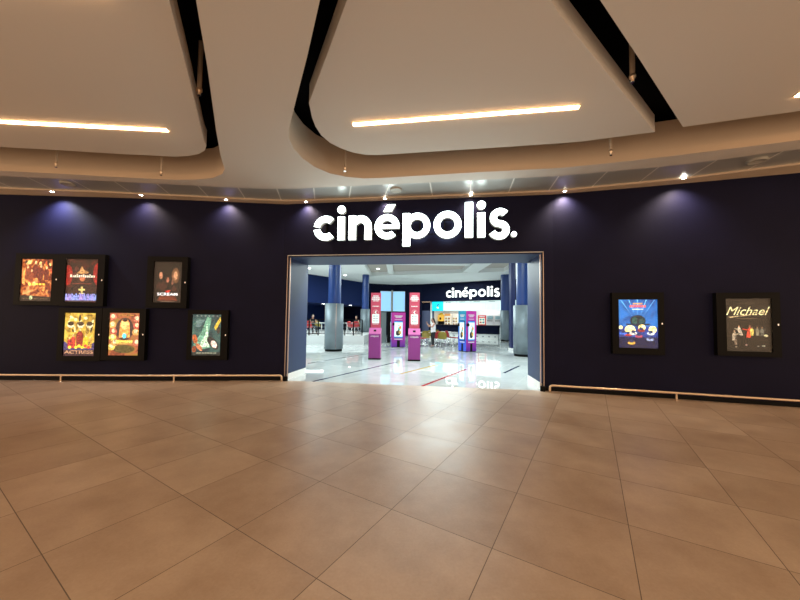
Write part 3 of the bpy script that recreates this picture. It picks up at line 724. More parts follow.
# lobby ceiling downlights
LD = [(345,275,ZL,'lobby downlight right of the front steel-clad column'), (309,268,ZL,'lobby downlight at the top left corner of the entrance'), (378,268.5,5.3,'lobby downlight inside the left end of the ceiling recess'), (491,268.5,5.3,'lobby downlight inside the right end of the ceiling recess'),
      (323.5,302.5,ZB,'downlight under the low bay ceiling left of the front column'), (350.5,304.5,ZB,'downlight under the low bay ceiling right of the front column'), (316,307.5,ZB,'lower downlight in the seating bay at left')]
for px, py, z, lb in LD:
    P = atz(px, py, z)
    if z == ZB:
        P = aty(px, py, {323.5:26.2, 350.5:28.3, 316:31.0}[px]); P.z = ZB
    s = thing('ceiling_downlight', 'bright round '+lb, 'light', (P.x,P.y,min(z,ZB) if z == ZB else z), 0, 'lobby downlights')
    m = MB(); m.lathe([(.13,-.004),(.14,-.02),(.18,-.015),(.185,.0)], WHITE, n=20); m.build('ring', s)
    m = MB(); m.lathe([(0,-.03),(.08,-.028),(.132,-.006)], emit('lobby_lens', (.95,1,.98), 14), n=20); m.build('lens', s)

# columns
def column(x, y, r1, r2, zc, ztop, label):
    s = thing('column', label, 'column', (x,y,0))
    m = MB(); m.lathe([(0,.1),(r1*.92,.1),(r1*.92,0)], BLACK, n=32); m.build('plinth', s)
    m = MB(); m.lathe([(r1*.9,.1),(r1,.1),(r1,zc),(r2,zc)], STEEL, n=48)
    for k in range(4):
        a = k*PI/2+.4; m.box((r1*math.cos(a), r1*math.sin(a), (zc+.1)/2), (.01,.012,zc-.12), CHROME, rz=a)
    m.build('steel_cladding', s)
    m = MB(); m.lathe([(r2,zc-.02),(r2,ztop)], mat('blue_column_paint', (.02,.052,.2), .32), n=40); m.build('shaft', s)
column(-3.02, 14.4, .42, .29, 2.16, ZL, 'blue round column with steel cladding, nearest on the left of the lobby')
column(-2.72, 24.5, .36, .27, 2.3, ZL, 'blue and steel round column at the platform end, behind the left kiosk')
column(5.24, 13.25, .42, .30, 2.13, ZL, 'blue round column with steel cladding at the right jamb of the entrance')
column(8.0, 23.6, .42, .38, 2.3, ZL, 'darker distant column with steel cladding beside the concession menu boards')
s = thing('blue_pillar', 'narrow square blue pillar with white foot left of the right column', 'pillar', (5.70,15.9,0))
m = MB(); m.rbox((0,0,2.55), (.22,.34,4.88), mat('blue_pillar_paint', (.010,.018,.085), .4), r=.02); m.build('shaft', s)
m = MB(); m.rbox((0,0,.06), (.27,.38,.12), WBASE, r=.02); m.build('foot', s)
s = thing('display_stand', 'slim upright brochure strip with a yellow top beside the right steel column', 'display', (5.86,15.1,0), .15)
m = MB(); m.bbox((-.1,-.05,.0),(.1,.05,.32), BLACK); m.build('base', s)
m = MB(); m.bbox((-.09,-.02,.32),(.09,.02,1.75), WHITE)
for k in range(9): m.bbox((-.07,-.026,.4+k*.13),(.07,-.02,.48+k*.13), mat('brochure_%d' % (k%3), [(.1,.15,.3),(.5,.5,.5),(.25,.3,.4)][k%3], .5))
m.bbox((-.08,-.028,1.52),(.08,-.02,1.72), YEL); m.build('panel', s)

# ------------------------------------------------------------------ kiosks
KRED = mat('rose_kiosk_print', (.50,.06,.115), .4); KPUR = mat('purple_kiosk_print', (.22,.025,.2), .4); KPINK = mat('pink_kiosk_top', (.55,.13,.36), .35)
def kiosk(loc, rz, label, src=None):
    if src: return dup(src, loc, rz, label, 'slim red and purple ticket kiosks')
    s = thing('ticket_kiosk', label, 'kiosk', loc, rz, 'slim red and purple ticket kiosks')
    m = MB(); m.rbox((0,0,.025), (.44,.36,.05), BLACK, r=.02); m.build('plinth', s)
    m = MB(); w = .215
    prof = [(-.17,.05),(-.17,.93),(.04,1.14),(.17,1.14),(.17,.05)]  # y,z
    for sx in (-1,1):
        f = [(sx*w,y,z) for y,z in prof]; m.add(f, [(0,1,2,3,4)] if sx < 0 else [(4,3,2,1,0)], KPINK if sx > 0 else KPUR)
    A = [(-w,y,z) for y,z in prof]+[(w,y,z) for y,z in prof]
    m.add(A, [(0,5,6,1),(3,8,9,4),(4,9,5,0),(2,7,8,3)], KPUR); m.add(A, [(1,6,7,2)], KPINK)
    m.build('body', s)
    m = MB(); m.box((0,-.075,1.045), (.09,.07,.02), BLACK, rx=math.atan2(.21,.21)); m.build('scanner', s)
    m = MB(); m.text('cinépolis', 0, .84, .29, .085, -.174, WHITE); m.build('lettering', s)
    m = MB(); m.rbox((0,.12,1.79), (.37,.07,1.3), KRED, r=.012); m.build('sign_panel', s)
    sp = s.children[-1]
    m = MB(); y = .083
    for k,(z,wd,hh) in enumerate([(2.32,.2,.045),(2.26,.27,.05),(2.2,.31,.05),(2.14,.22,.04),(1.94,.24,.035),(1.28,.22,.025)]):
        m.bbox((-wd/2,y-.004,z-hh/2),(wd/2,y,z+hh/2), WHITE)
        for j in range(4): m.bbox((-wd/2+wd*(j+.6)/4-.006,y-.006,z-hh/2),(-wd/2+wd*(j+.6)/4+.006,y-.0035,z+hh/2), KRED)
    ringp = sector(0,1.72,.1,.088,-60,240,24); n_ = len(ringp)//2
    for i in range(n_-1):
        m.add([(q[0],y-.003,q[1]) for q in (ringp[2*n_-1-i],ringp[i],ringp[i+1],ringp[2*n_-2-i])], [(0,1,2,3)], mat('pale_rose', (.75,.4,.45), .5))
    m.add([(q[0],y-.004,q[1]) for q in [(.05,1.78),(.0,1.78),(-.05,1.72),(0,1.66),(.05,1.66),(.01,1.72)]], [(0,1,2,3,4,5)], WHITE)
    m.build('sign_print', sp)
    m = MB(); m.rbox((0,.081,1.48), (.26,.008,.34), mat('pale_notice_card', (.75,.85,.84), .3, em=(.8,.95,.92), es=.12), r=.01, axis='y')
    for k in range(3): m.bbox((-.08,.075,1.56-k*.09),(-.04,.077,1.59-k*.09), [BLACKM,KPUR,YEL][k]); m.bbox((-.01,.075,1.565-k*.09),(.09,.077,1.585-k*.09), mat('grey_ink', (.3,.35,.4), .5))
    m.build('notice_card', sp)
    return s
P1 = atz(374.8,359,0); K1 = kiosk((P1.x,P1.y-.02,0), math.radians(-2), 'slim red and purple ticket kiosk on the left, in front of the far column')
P2 = atz(414,360.5,0); kiosk((P2.x,P2.y+.0,0), math.radians(-2), 'slim red and purple ticket kiosk on the right of the pair, nearer the red chairs', K1)
# square digital totems
def grad(name, c0, c1, z0, z1):
    m, nt, b = newmat(name); tc = nt.nodes.new('ShaderNodeTexCoord'); sx = nt.nodes.new('ShaderNodeSeparateXYZ'); nt.links.new(tc.outputs['Object'], sx.inputs[0])
    mr = nt.nodes.new('ShaderNodeMapRange'); mr.inputs['From Min'].default_value = z0; mr.inputs['From Max'].default_value = z1; nt.links.new(sx.outputs['Z'], mr.inputs['Value'])
    mx = nt.nodes.new('ShaderNodeMix'); mx.data_type = 'RGBA'; nt.links.new(mr.outputs[0], mx.inputs['Factor']); mx.inputs['A'].default_value = (*c0,1); mx.inputs['B'].default_value = (*c1,1)
    nt.links.new(mx.outputs['Result'], b.inputs['Base Color']); b.inputs['Roughness'].default_value = .35; return m
GM = grad('magenta_print_fade', (.15,.02,.35), (.58,.03,.36), .1, .8); GB = grad('blue_print_fade', (.05,.12,.75), (.02,.32,.5), .4, 1.9)
GV = grad('violet_print_fade', (.1,.05,.55), (.3,.06,.5), .3, 1.5)
def totem(loc, rz, w, h, label, leftm, src=None):
    s = thing('digital_totem', label, 'totem', loc, rz)
    m = MB(); q = w/2
    m.add([(-q,-q,.03),(q,-q,.03),(q,-q,h),(-q,-q,h)], [(0,1,2,3)], GM); m.add([(-q,q,.03),(-q,-q,.03),(-q,-q,h),(-q,q,h)], [(0,1,2,3)], leftm)
    m.add([(q,-q,.03),(q,q,.03),(q,q,h),(q,-q,h)], [(0,1,2,3)], leftm); m.add([(q,q,.03),(-q,q,.03),(-q,q,h),(q,q,h)], [(0,1,2,3)], GM)
    m.add([(-q,-q,h),(q,-q,h),(q,q,h),(-q,q,h)], [(0,1,2,3)], BLACK); m.build('cabinet', s)
    m = MB(); m.bbox((-q+.01,-q+.01,0),(q-.01,q-.01,.03), BLACK); m.build('plinth', s)
    sc_ = emit('screen_white', (.8,.93,1), 1.1)
    for face in (0, 1):
        R = Matrix.Rotation(-PI/2*face, 4, 'Z')
        def put(mb, nm, par):
            mb.v = [tuple(R @ Vector(v)) for v in mb.v]; return mb.build(nm, par)
        z0, z1, sw = h*.29, h*.74, w*.29
        m = MB(); m.bbox((-sw-.02,-q-.02,z0-.03),(sw+.02,-q,z1+.03), BLACK if face else mat('blue_bezel', (.03,.25,.7), .3)); fr_ = put(m, 'screen_bezel', s)
        m = MB(); y = -q-.021
        m.flat(rect(-sw,z0,sw,z1), y, sc_)
        for (cx_,cz_,rx_,rz_,c) in [(-.35,.28,.3,.14,(20,20,20)),(.0,.4,.22,.14,(70,50,30)),(.4,.3,.3,.12,(190,160,60)),(.2,.55,.3,.12,(60,160,130)),(.45,.62,.28,.1,(210,130,60)),(-.1,.18,.5,.08,(30,28,20)),(.1,.75,.3,.05,(150,180,210))]:
            y -= .0006; m.flat(ell(cx_*sw, z0+cz_*(z1-z0), rx_*sw, rz_*(z1-z0)), y, E(*c))
        m.flat(rect(-sw,z1-.05*h/2,sw,z1), y-.001, E(40,130,210)); m.flat(rect(-sw,z0,sw,z0+.04), y-.001, E(60,150,210)); put(m, 'screen', fr_)
        m = MB(); y = -q-.004
        for z_,ww,hh in ((.9,.3,.03),(.865,.22,.03),(.8,.27,.014),(.235,.3,.022)): m.bbox((-ww*w,y,(z_-hh/2)*h),(ww*w,y+.003,(z_+hh/2)*h), WHITE)
        for j in range(7): m.bbox((-.27*w+j*.09*w-.008,y-.002,.85*h),(-.27*w+j*.09*w+.004,y+.001,.915*h), GM if face == 0 else leftm)
        put(m, 'lettering', s)
        m = MB(); m.bbox((-.1*w,-q-.003,.03),(.12*w,-q+.001,.2*h), BLACKM); put(m, 'black_slot', s)
        m = MB(); m.rbox((-w*.36,-q-.04,h*.66), (.1,.08,.14), BLACK, r=.03, axis='y'); put(m, 'card_reader', s)
    return s
totem((-.1,17.15,0), math.radians(5), .74, 1.86, 'magenta square digital totem between the two red ticket kiosks', GV)
totem((3.24,15.05,0), math.radians(26), .60, 1.92, 'magenta and blue digital totem seen corner-on in front of the concession counter', GB)
# hanging double screen above/behind the middle totem
s = thing('standing_display', 'pair of blank light-blue screens on a tall post behind the middle totem', 'display', (-.52,20.2,0))
SB = emit('blue_white_screen', (.29,.60,.97), 1.05)
A = aty(392,303,20.2); s.location.x = A.x
zt, zb_ = 3.32, 2.02
for k, (w_, ang, nm) in enumerate(((.70, math.radians(14), 'l'), (.78, math.radians(-5), 'r'))):
    sx = -1 if k == 0 else 1
    d = Vector((math.cos(ang), math.sin(ang), 0)); c0 = Vector((sx*.06,0,0)); mid = c0+d*sx*w_/2
    m = MB(); m.box((mid.x, mid.y+.04, (zt+zb_)/2-.03*k*0), (w_,.07,zt-zb_), mat('pale_bezel', (.5,.7,.75), .4), rz=ang); q = m.build('screen_case', s)
    m = MB(); m.box((mid.x+math.sin(ang)*0, mid.y-.0, (zt+zb_)/2), (w_-.06,.006,zt-zb_-.08), SB, rz=ang); m.build('screen', q)
m = MB(); m.rbox((0,.05,zt/2+.04), (.09,.09,zt+.08), mat('grey_post', (.3,.3,.28), .5), r=.015); m.build('post', s)
m = MB(); m.rbox((-.12,.1,1.0), (.34,.3,2.0), BLACK, r=.02); m.build('black_stand', s)
m = MB(); m.rbox((-.52,.06,.98), (.34,.05,1.96), mat('grey_board', (.16,.2,.21), .4), r=.02); m.build('side_board', s)

# ------------------------------------------------------------------ concession stand
ca, cb = SV(2.75,24.6), SV(7.142,22.042); cd = (cb-ca).normalized(); cn = Vector((-cd.y,cd.x)); crz = math.atan2(cd.y, cd.x)
def conc(px, py, off=0):   # point on the concession line shifted by off behind it
    d = ray(px, py); a2 = ca+cn*off; t_ = a2.dot(cn)/(d.x*cn.x+d.y*cn.y); P = Vector((d.x*t_, d.y*t_)); return (P-ca).dot(cd), CZ+d.z*t_
# bright kitchen
KW = mat('white_kitchen_wall', (.8,.83,.82), .5)
ka, kb = ca-cd*.6+cn*3.2, cb+cd*1.2+cn*3.2
m = MB(); wallseg(ka, kb, 0, 3.6, .1, KW, m); wallseg(ca-cd*.6+cn*.3, ka, 0, 3.6, -.1, KW, m); struct(m, 'wall_kitchen')
m = MB(); m.prism([ca-cd*.6+cn*.25, cb+cd*1.2+cn*.25, kb, ka], 3.5, 3.55, WHITE); struct(m, 'ceiling_kitchen')
# sign on the fascia
x0, z0 = conc(446, 297.5, -.1); x1, z1 = conc(502.5, 297, -.1)
P = ca+cd*x0-cn*.06
s = thing('letter_sign', 'small glowing white lowercase letter sign on the dark fascia inside the lobby', 'sign', (P.x,P.y,z0-.02), crz)
logo(s, (x1-x0)/203, .08, emit('lobby_sign_face', (.95,1,1), 1.7), SIGNS, ADV)
# menu boards
xm0, zt_ = conc(443, 302, .25); xm1, zb2 = conc(503, 311.5, .25)
n_ = 5; wv = (xm1+1.2-xm0)/n_
MBW = emit('menu_board_glow', (.74,.95,.93), .98); inkm = mat('dark_menu_ink', (.05,.06,.1), .5); INKP = mat('pale_menu_ink', (.45,.5,.55), .5, em=(.5,.72,.72), es=.75)
MLB = ['leftmost white menu board, beside the cyan screen', 'second white menu board from the cyan screen', 'middle white menu board above the counter', 'fourth white menu board, left of the dark column', 'rightmost white menu board, behind the dark column']
zc_ = (2.28+2.98)/2
for k in range(n_):
    P = ca+cd*(xm0+wv*(k+.5))+cn*.25
    s = thing('menu_board', MLB[k], 'menu board', (P.x,P.y,2.43), crz, 'lit menu boards above the counter')
    m = MB(); m.bbox((-wv/2+.004,0,0),(wv/2-.004,.08,.87), WHITE); m.build('case', s)
    m = MB(); m.flat(rect(-wv/2+.01,.01,wv/2-.01,.86), -.001, MBW); y = -.003
    for j in range(6): m.flat(rect(-wv*.3+j*wv*.07,.755,-wv*.3+(j+.75)*wv*.07,.805), y, inkm)
    for r_ in range(5):
        for c_ in range(3): m.flat(rect(-wv/2+.08+c_*wv/3, .1+r_*.09, -wv/2+.08+c_*wv/3+wv*.2, .13+r_*.09), y, INKP)
    m.build('menu_face', s)
# cyan screen
P = ca+cd*(conc(437.5,306,.2)[0])+cn*.2; wcy = conc(443,306,.2)[0]-conc(432,306,.2)[0]
s = thing('wall_screen', 'bright cyan square screen with yellow and blue figure beside the menu boards', 'screen', (P.x,P.y,2.41), crz); s.scale.z = 1.2
m = MB(); m.bbox((-wcy/2,0,0),(wcy/2,.06,.74), BLACK); m.build('case', s)
m = MB(); m.flat(rect(-wcy/2+.01,.01,wcy/2-.01,.73), -.001, emit('cyan_glow', (.0,.72,.95), 1.2)); m.flat(ell(.02,.26,.11,.07,-.5), -.003, E(240,225,110,1.1)); m.flat(ell(0,.42,.06,.13,-.5), -.0025, E(10,110,170)); m.flat(ell(.09,.5,.09,.05), -.0028, E(10,90,140)); m.build('screen_face', s)
# counter
s = thing('concession_counter', 'long dark navy serving counter with white front foot under the menu boards', 'counter', (*(ca+cd*0-cn*1.2),0), crz)
LC = 6.1
m = MB(); m.bbox((.0,0,.0),(LC,.55,.42), WBASE); 
for k in range(14): m.bbox((.3+k*.5,-.006,.17),(.45+k*.5,.0,.26), mat('grey_plinth_print', (.3,.32,.34), .5))
m.build('plinth', s)
m = MB(); m.bbox((-.02,-.08,.42),(LC,.62,1.1), DARKNAVY); m.build('body', s)
m = MB(); m.rbox((LC/2,.25,1.13), (LC+.1,.85,.05), mat('black_worktop', (.01,.012,.02), .2), r=.02); m.build('worktop', s)
# back counter and equipment
def onc(px, off): 
    q, _ = conc(px, 320, off); return ca+cd*q+cn*off
s = thing('back_counter', 'white back counter under the kitchen equipment behind the serving counter', 'counter', (*(ca+cn*1.6),0), crz)
m = MB(); m.bbox((-.3,0,0),(LC,.6,.95), KW); m.build('body', s); m = MB(); m.rbox((LC/2-.15,.3,.97), (LC+.4,.66,.04), STEEL, r=.01); m.build('worktop', s)
OR_ = mat('orange_print', (.8,.35,.1), .5, em=(1,.5,.2), es=.25); PAP = mat('cream_print', (.85,.78,.65), .5, em=(1,.9,.75), es=.3)
for px, w_, top, cc, lb in [(447.5,.5,OR_,(.7,.5,.2),'upright orange-topped menu panel on the counter, left of the narrower one'), (455,.42,PAP,(.75,.4,.25),'narrower pale orange menu panel beside the blue side of the totem')]:
    P = onc(px, 1.75); o = thing('counter_display', lb, 'display', (P.x,P.y,.99), crz); o.scale = (1.15,)*3
    m = MB(); m.bbox((-w_/2,0,0),(w_/2,.35,1.05), PAP)
    m.build('cabinet', o)
    m = MB(); m.bbox((-w_/2,-.01,.85),(w_/2,0,1.05), top); m.build('header', o)
    m = MB()
    for r_ in range(3):
        for c_ in range(2): m.flat(ell(-w_/4+c_*w_/2,.15+r_*.24,w_*.18,.09), -.003, mat('food_print_%d%d' % (r_,c_), [(.45,.2,.06),(.2,.08,.04),(.6,.45,.15)][(r_+c_)%3], .5))
    m.build('food_print', o)
P = onc(440.2, 1.7); o = thing('popcorn_machine', 'tall yellow and black popcorn machine behind the woman', 'machine', (P.x,P.y,.99), crz); o.scale = (1.15,)*3
m = MB(); m.rbox((0,.25,.2),(.42,.45,.4), BLACK, r=.03); m.build('base', o)
m = MB(); m.bbox((-.2,.04,.4),(.2,.46,.95), mat('amber_popcorn_glass', (.75,.42,.05), .2, em=(1,.6,.1), es=.5)); m.build('cabinet', o)
m = MB(); m.lathe([(0,.2),(.1,.16),(.2,.02),(.22,0)], mat('yellow_dome', (.85,.6,.05), .3), c=(0,.25,.95), n=16); m.build('lid', o)
m = MB(); m.rbox((.0,.02,.62),(.14,.04,.2), BLACK, r=.02, axis='y'); m.build('door', o)
P = onc(482, .5); o = thing('promotional_frame', 'red-framed promotional panel standing on the counter right of the blue and magenta totem', 'display', (P.x,P.y,1.155), crz)
P = ca+cd*conc(482,320,-.8)[0]-cn*.8; o.location = (P.x, P.y, 1.155); o.scale = (1.15,)*3
m = MB(); m.bbox((-.3,0,0),(.3,.04,.72), mat('red_frame', (.75,.04,.05), .4)); m.build('frame', o)
m = MB(); m.flat(rect(-.22,.06,.22,.52), -.002, PAP)
for a_,b_,c_ in ((-.1,.4,(.05,.35,.35)),(.1,.4,(.1,.4,.4)),(-.1,.2,(.4,.05,.06)),(.1,.2,(.05,.3,.35))): m.flat(rect(a_-.07,b_-.06,a_+.07,b_+.06), -.004, mat('promo_%d' % int(a_*10+b_*100), c_, .5))
m.flat(rect(-.2,.59,.2,.65), -.003, WHITE); m.build('print', o)
for k,(px,lb) in enumerate([(490,'steel drinks dispenser on the back counter right of the red-framed panel'),(498,'steel drinks dispenser on the back counter beside the dark column')]):
    P = onc(px, 1.7); o = thing('drinks_dispenser', lb, 'machine', (P.x,P.y,.99), crz, 'drinks dispensers on the back counter'); o.scale = (1.15,)*3
    m = MB(); m.rbox((0,.25,.45),(.5,.45,.9), WHITE, r=.03, axis='y'); m.build('body', o)
    m = MB(); m.bbox((-.22,-.0,.6),(.22,.03,.85), mat('teal_panel', (.35,.55,.6), .3)); m.build('front_panel', o)
    m = MB()
    for j in range(5): m.cyl((-.18+j*.09,-.04,.42), (-.18+j*.09,-.04,.55), .018, BLACK, n=8)
    m.build('nozzle', o)
    m = MB(); m.bbox((-.22,-.12,.05),(.22,.02,.09), CHROME); m.build('drip_tray', o)
# dark doorway left of the cyan screen
P = Vector((1.95,25.08))
m = MB(); wallseg(SV(1.75,25.6), SV(2.72,25.1), 0, 2.45, .1, mat('grey_blue_door', (.07,.085,.16), .4), m); wallseg(SV(1.75,25.6), SV(2.72,25.1), 2.45, 3.29, .1, DARKNAVY, m); struct(m, 'door_1')

# ------------------------------------------------------------------ café chairs and tables
def make_chair(cm, nm, label):
    s = thing('shell_chair', label, 'chair', (0,0,0))
    m = MB(); n1, n2 = 9, 12; vs = []
    for i in range(n1+1):          # shell swept from seat front to back top
        t_ = i/n1
        if t_ < .45: u_ = t_/.45; y_, z_ = -.22+.36*u_, .45-.02*math.sin(u_*PI)
        else: u_ = (t_-.45)/.55; y_, z_ = .14+.10*math.sin(u_*PI/2)*.9+.02*u_, .45+.40*u_**.9
        hw = .22+.02*math.sin(t_*PI) if t_ < .8 else .22*math.sqrt(max(.15, 1-((t_-.8)/.22)**2))
        for j in range(n2+1):
            x_ = (j/n2*2-1); cup = .05*x_**4
            vs.append((x_*hw, y_-(cup if t_ > .45 else 0), z_+(cup if t_ <= .5 else 0)))
    fs = [(i*(n2+1)+j, i*(n2+1)+j+1, (i+1)*(n2+1)+j+1, (i+1)*(n2+1)+j) for i in range(n1) for j in range(n2)]
    m.add(vs, fs, cm, True); o = m.build('seat_shell', s)
    sol = o.modifiers.new('thick', 'SOLIDIFY'); sol.thickness = .012
    for sx, sy in ((-1,-1),(1,-1),(-1,1),(1,1)):
        m = MB(); m.cyl((sx*.12,sy*.1,.44), (sx*.21,sy*.2,0), .012, CHROME, n=8); m.build('leg', s)
    return s
RC = make_chair(RED, 'red', ''); YC = make_chair(YEL, 'yellow', '')
used = {}
CH = [ # px, depth, colour, rotation, label
 (421.5,17.6,'r',1.2,'red shell chair half hidden behind the right red kiosk'),
 (427,18.3,'y',.4,'mustard shell chair just left of the standing woman'),
 (432,20.1,'y',2.4,'mustard shell chair behind the standing woman, towards the doorway'),
 (438.3,18.0,'r',3.3,'red shell chair just right of the standing woman'),
 (442.3,17.5,'y',3.0,'mustard shell chair right of the woman, beside the red one'),
 (437,21.2,'y',.2,'mustard shell chair in the back row right of the woman'),
 (449.5,19.2,'r',1.9,'red shell chair at the white table left of the blue totem'),
 (456.5,18.7,'r',-1.9,'red shell chair right beside the blue side of the corner-on totem')]
for px, Y, c, rz, lb in CH:
    P = aty(px, 335, Y); src = RC if c == 'r' else YC; g = 'shell chairs of the lobby café'
    if c not in used: used[c] = 1; src.location = (P.x,P.y,0); src.rotation_euler.z = rz; src['label'] = lb; src['group'] = g
    else: dup(src, (P.x,P.y,0), rz, lb, g)
def table(P, label, z=0, src=None):
    if src: return dup(src, P, 0, label, 'white café tables')
    s = thing('cafe_table', label, 'table', P, 0, 'white café tables')
    m = MB(); m.lathe([(0,.74),(.33,.74),(.345,.73),(.345,.72),(.33,.71),(0,.71)], WHITE, n=28); m.build('tabletop', s)
    m = MB(); m.cyl((0,0,.03),(0,0,.71), .03, WHITE, n=12); m.build('pedestal', s)
    m = MB(); m.lathe([(0,.035),(.04,.035),(.22,.012),(.23,0)], WHITE, n=24); m.build('base', s)
    return s
TB = table((*aty(424.2,335,19.3)[:2],0), 'white café table between the right kiosk and the woman')
table((*aty(453,335,20.1)[:2],0), 'white café table left of the corner-on totem', src=TB)
table((*aty(446,335,21.1)[:2],0), 'white café table behind the mustard and red chairs', src=TB)
# raised seating bay
def bay(px, Y): P = aty(px, 330, Y); return (P.x, P.y, PH)
for px, Y, rz, lb in [(308.5,18.95,.6,'red shell chair on the platform at the left jamb'), (351.5,20.4,2.4,'left red shell chair of the pair on the platform right of the front column'), (355.8,21.35,3.2,'right red shell chair of the pair on the platform, by the far column')]:
    dup(RC, bay(px, Y), rz, lb, 'red chairs on the platform')
dup(YC, bay(316.5,21.3), 3.4, 'mustard shell chair on the platform behind the left railing', 'red chairs on the platform')['group'] = 'mustard chairs on the platform'
table(bay(321.5,20.2), 'white café table on the platform just left of the front column', src=TB)
table(bay(347,21.4), 'white café table on the platform just right of the front column', src=TB)
table(bay(354.5,22.6), 'white café table on the platform behind the red chairs', src=TB)
# railing on the platform edge
def railing(a, b, label):
    d = b-a; L = d.length; rz = math.atan2(d.y, d.x)
    s = thing('railing', label, 'railing', (a.x,a.y,PH), rz)
    m = MB(); m.bbox((0,-.025,.92),(L,.025,.97), BLACK); m.bbox((0,-.02,.08),(L,.02,.12), BLACK); m.build('frame', s)
    k = max(2, int(L/.5))
    for i in range(k+1): m = MB(); m.rbox((L*i/k,0,.47),(.07,.07,.94), BLACK, r=.01); m.build('post', s)
    m = MB()
    for z in (.3,.5,.7): m.cyl((0,0,z),(L,0,z), .012, STEEL, n=8)
    m.build('bar', s)
e1 = p1-pbd*.12+Vector((-pbd.y,pbd.x))*.12
railing(pa-pbd*.9+Vector((-pbd.y,pbd.x))*.12, e1, 'black railing along the white platform edge behind the front column')

# ------------------------------------------------------------------ people
def skinmesh(name, verts, edges, radii, root, mt, parent, levels=2):
    me = bpy.data.meshes.new(name); me.from_pydata(verts, edges, []); o = bpy.data.objects.new(name, me); C.objects.link(o)
    sk = o.modifiers.new('s', 'SKIN'); ss = o.modifiers.new('u', 'SUBSURF'); ss.levels = levels; ss.render_levels = levels
    lay = me.skin_vertices[0].data if me.skin_vertices else None
    if lay is None:
        bm = bmesh.new(); bm.from_mesh(me); bm.verts.layers.skin.verify(); bm.to_mesh(me); bm.free(); lay = me.skin_vertices[0].data
    for i, r in enumerate(radii): lay[i].radius = r if isinstance(r, tuple) else (r, r)
    for i in range(len(verts)): lay[i].use_root = (i == root)
    dg = bpy.context.evaluated_depsgraph_get(); dg.update()
    nm = bpy.data.meshes.new_from_object(o.evaluated_get(dg)); o.modifiers.clear(); o.data = nm; nm.name = name
    for p in nm.polygons: p.use_smooth = True
    nm.materials.clear(); nm.materials.append(mt); o.parent = parent
    return o
def chainmesh(name, chains, mt, parent, levels=2):
    """chains: list of ([points], [radii]); each its own chain, joined at equal points"""
    V, R, Eg = [], [], []
    idx = {}
    def vid(p, r):
        k = tuple(round(c, 4) for c in p)
        if k not in idx: idx[k] = len(V); V.append(p); R.append(r)
        return idx[k]
    for pts, rs in chains:
        prev = None
        for p, r in zip(pts, rs):
            i = vid(p, r)
            if prev is not None and prev != i: Eg.append((prev, i))
            prev = i
    return skinmesh(name, V, Eg, R, 0, mt, parent, levels)
def hand(palm, dirv, upv):
    """five finger chains from a palm point"""
    d = Vector(dirv).normalized(); u = Vector(upv).normalized(); w = d.cross(u).normalized(); out = []
    for k, L_ in enumerate((.065,.078,.082,.074,.058)):
        if k == 0: a = Vector(palm)-d*.02+w*.02; dd = (d*.6+w*.8).normalized()
        else: a = Vector(palm)+w*(.03-.019*k+.02)*.9; dd = d
        p1_ = a+dd*.02; p2_ = a+dd*(.02+L_*.55); p3_ = a+dd*(.02+L_*.85)-u*.02
        out.append(([tuple(p1_),tuple(p2_),tuple(p3_)], [.009,.0085,.007]))
    return out
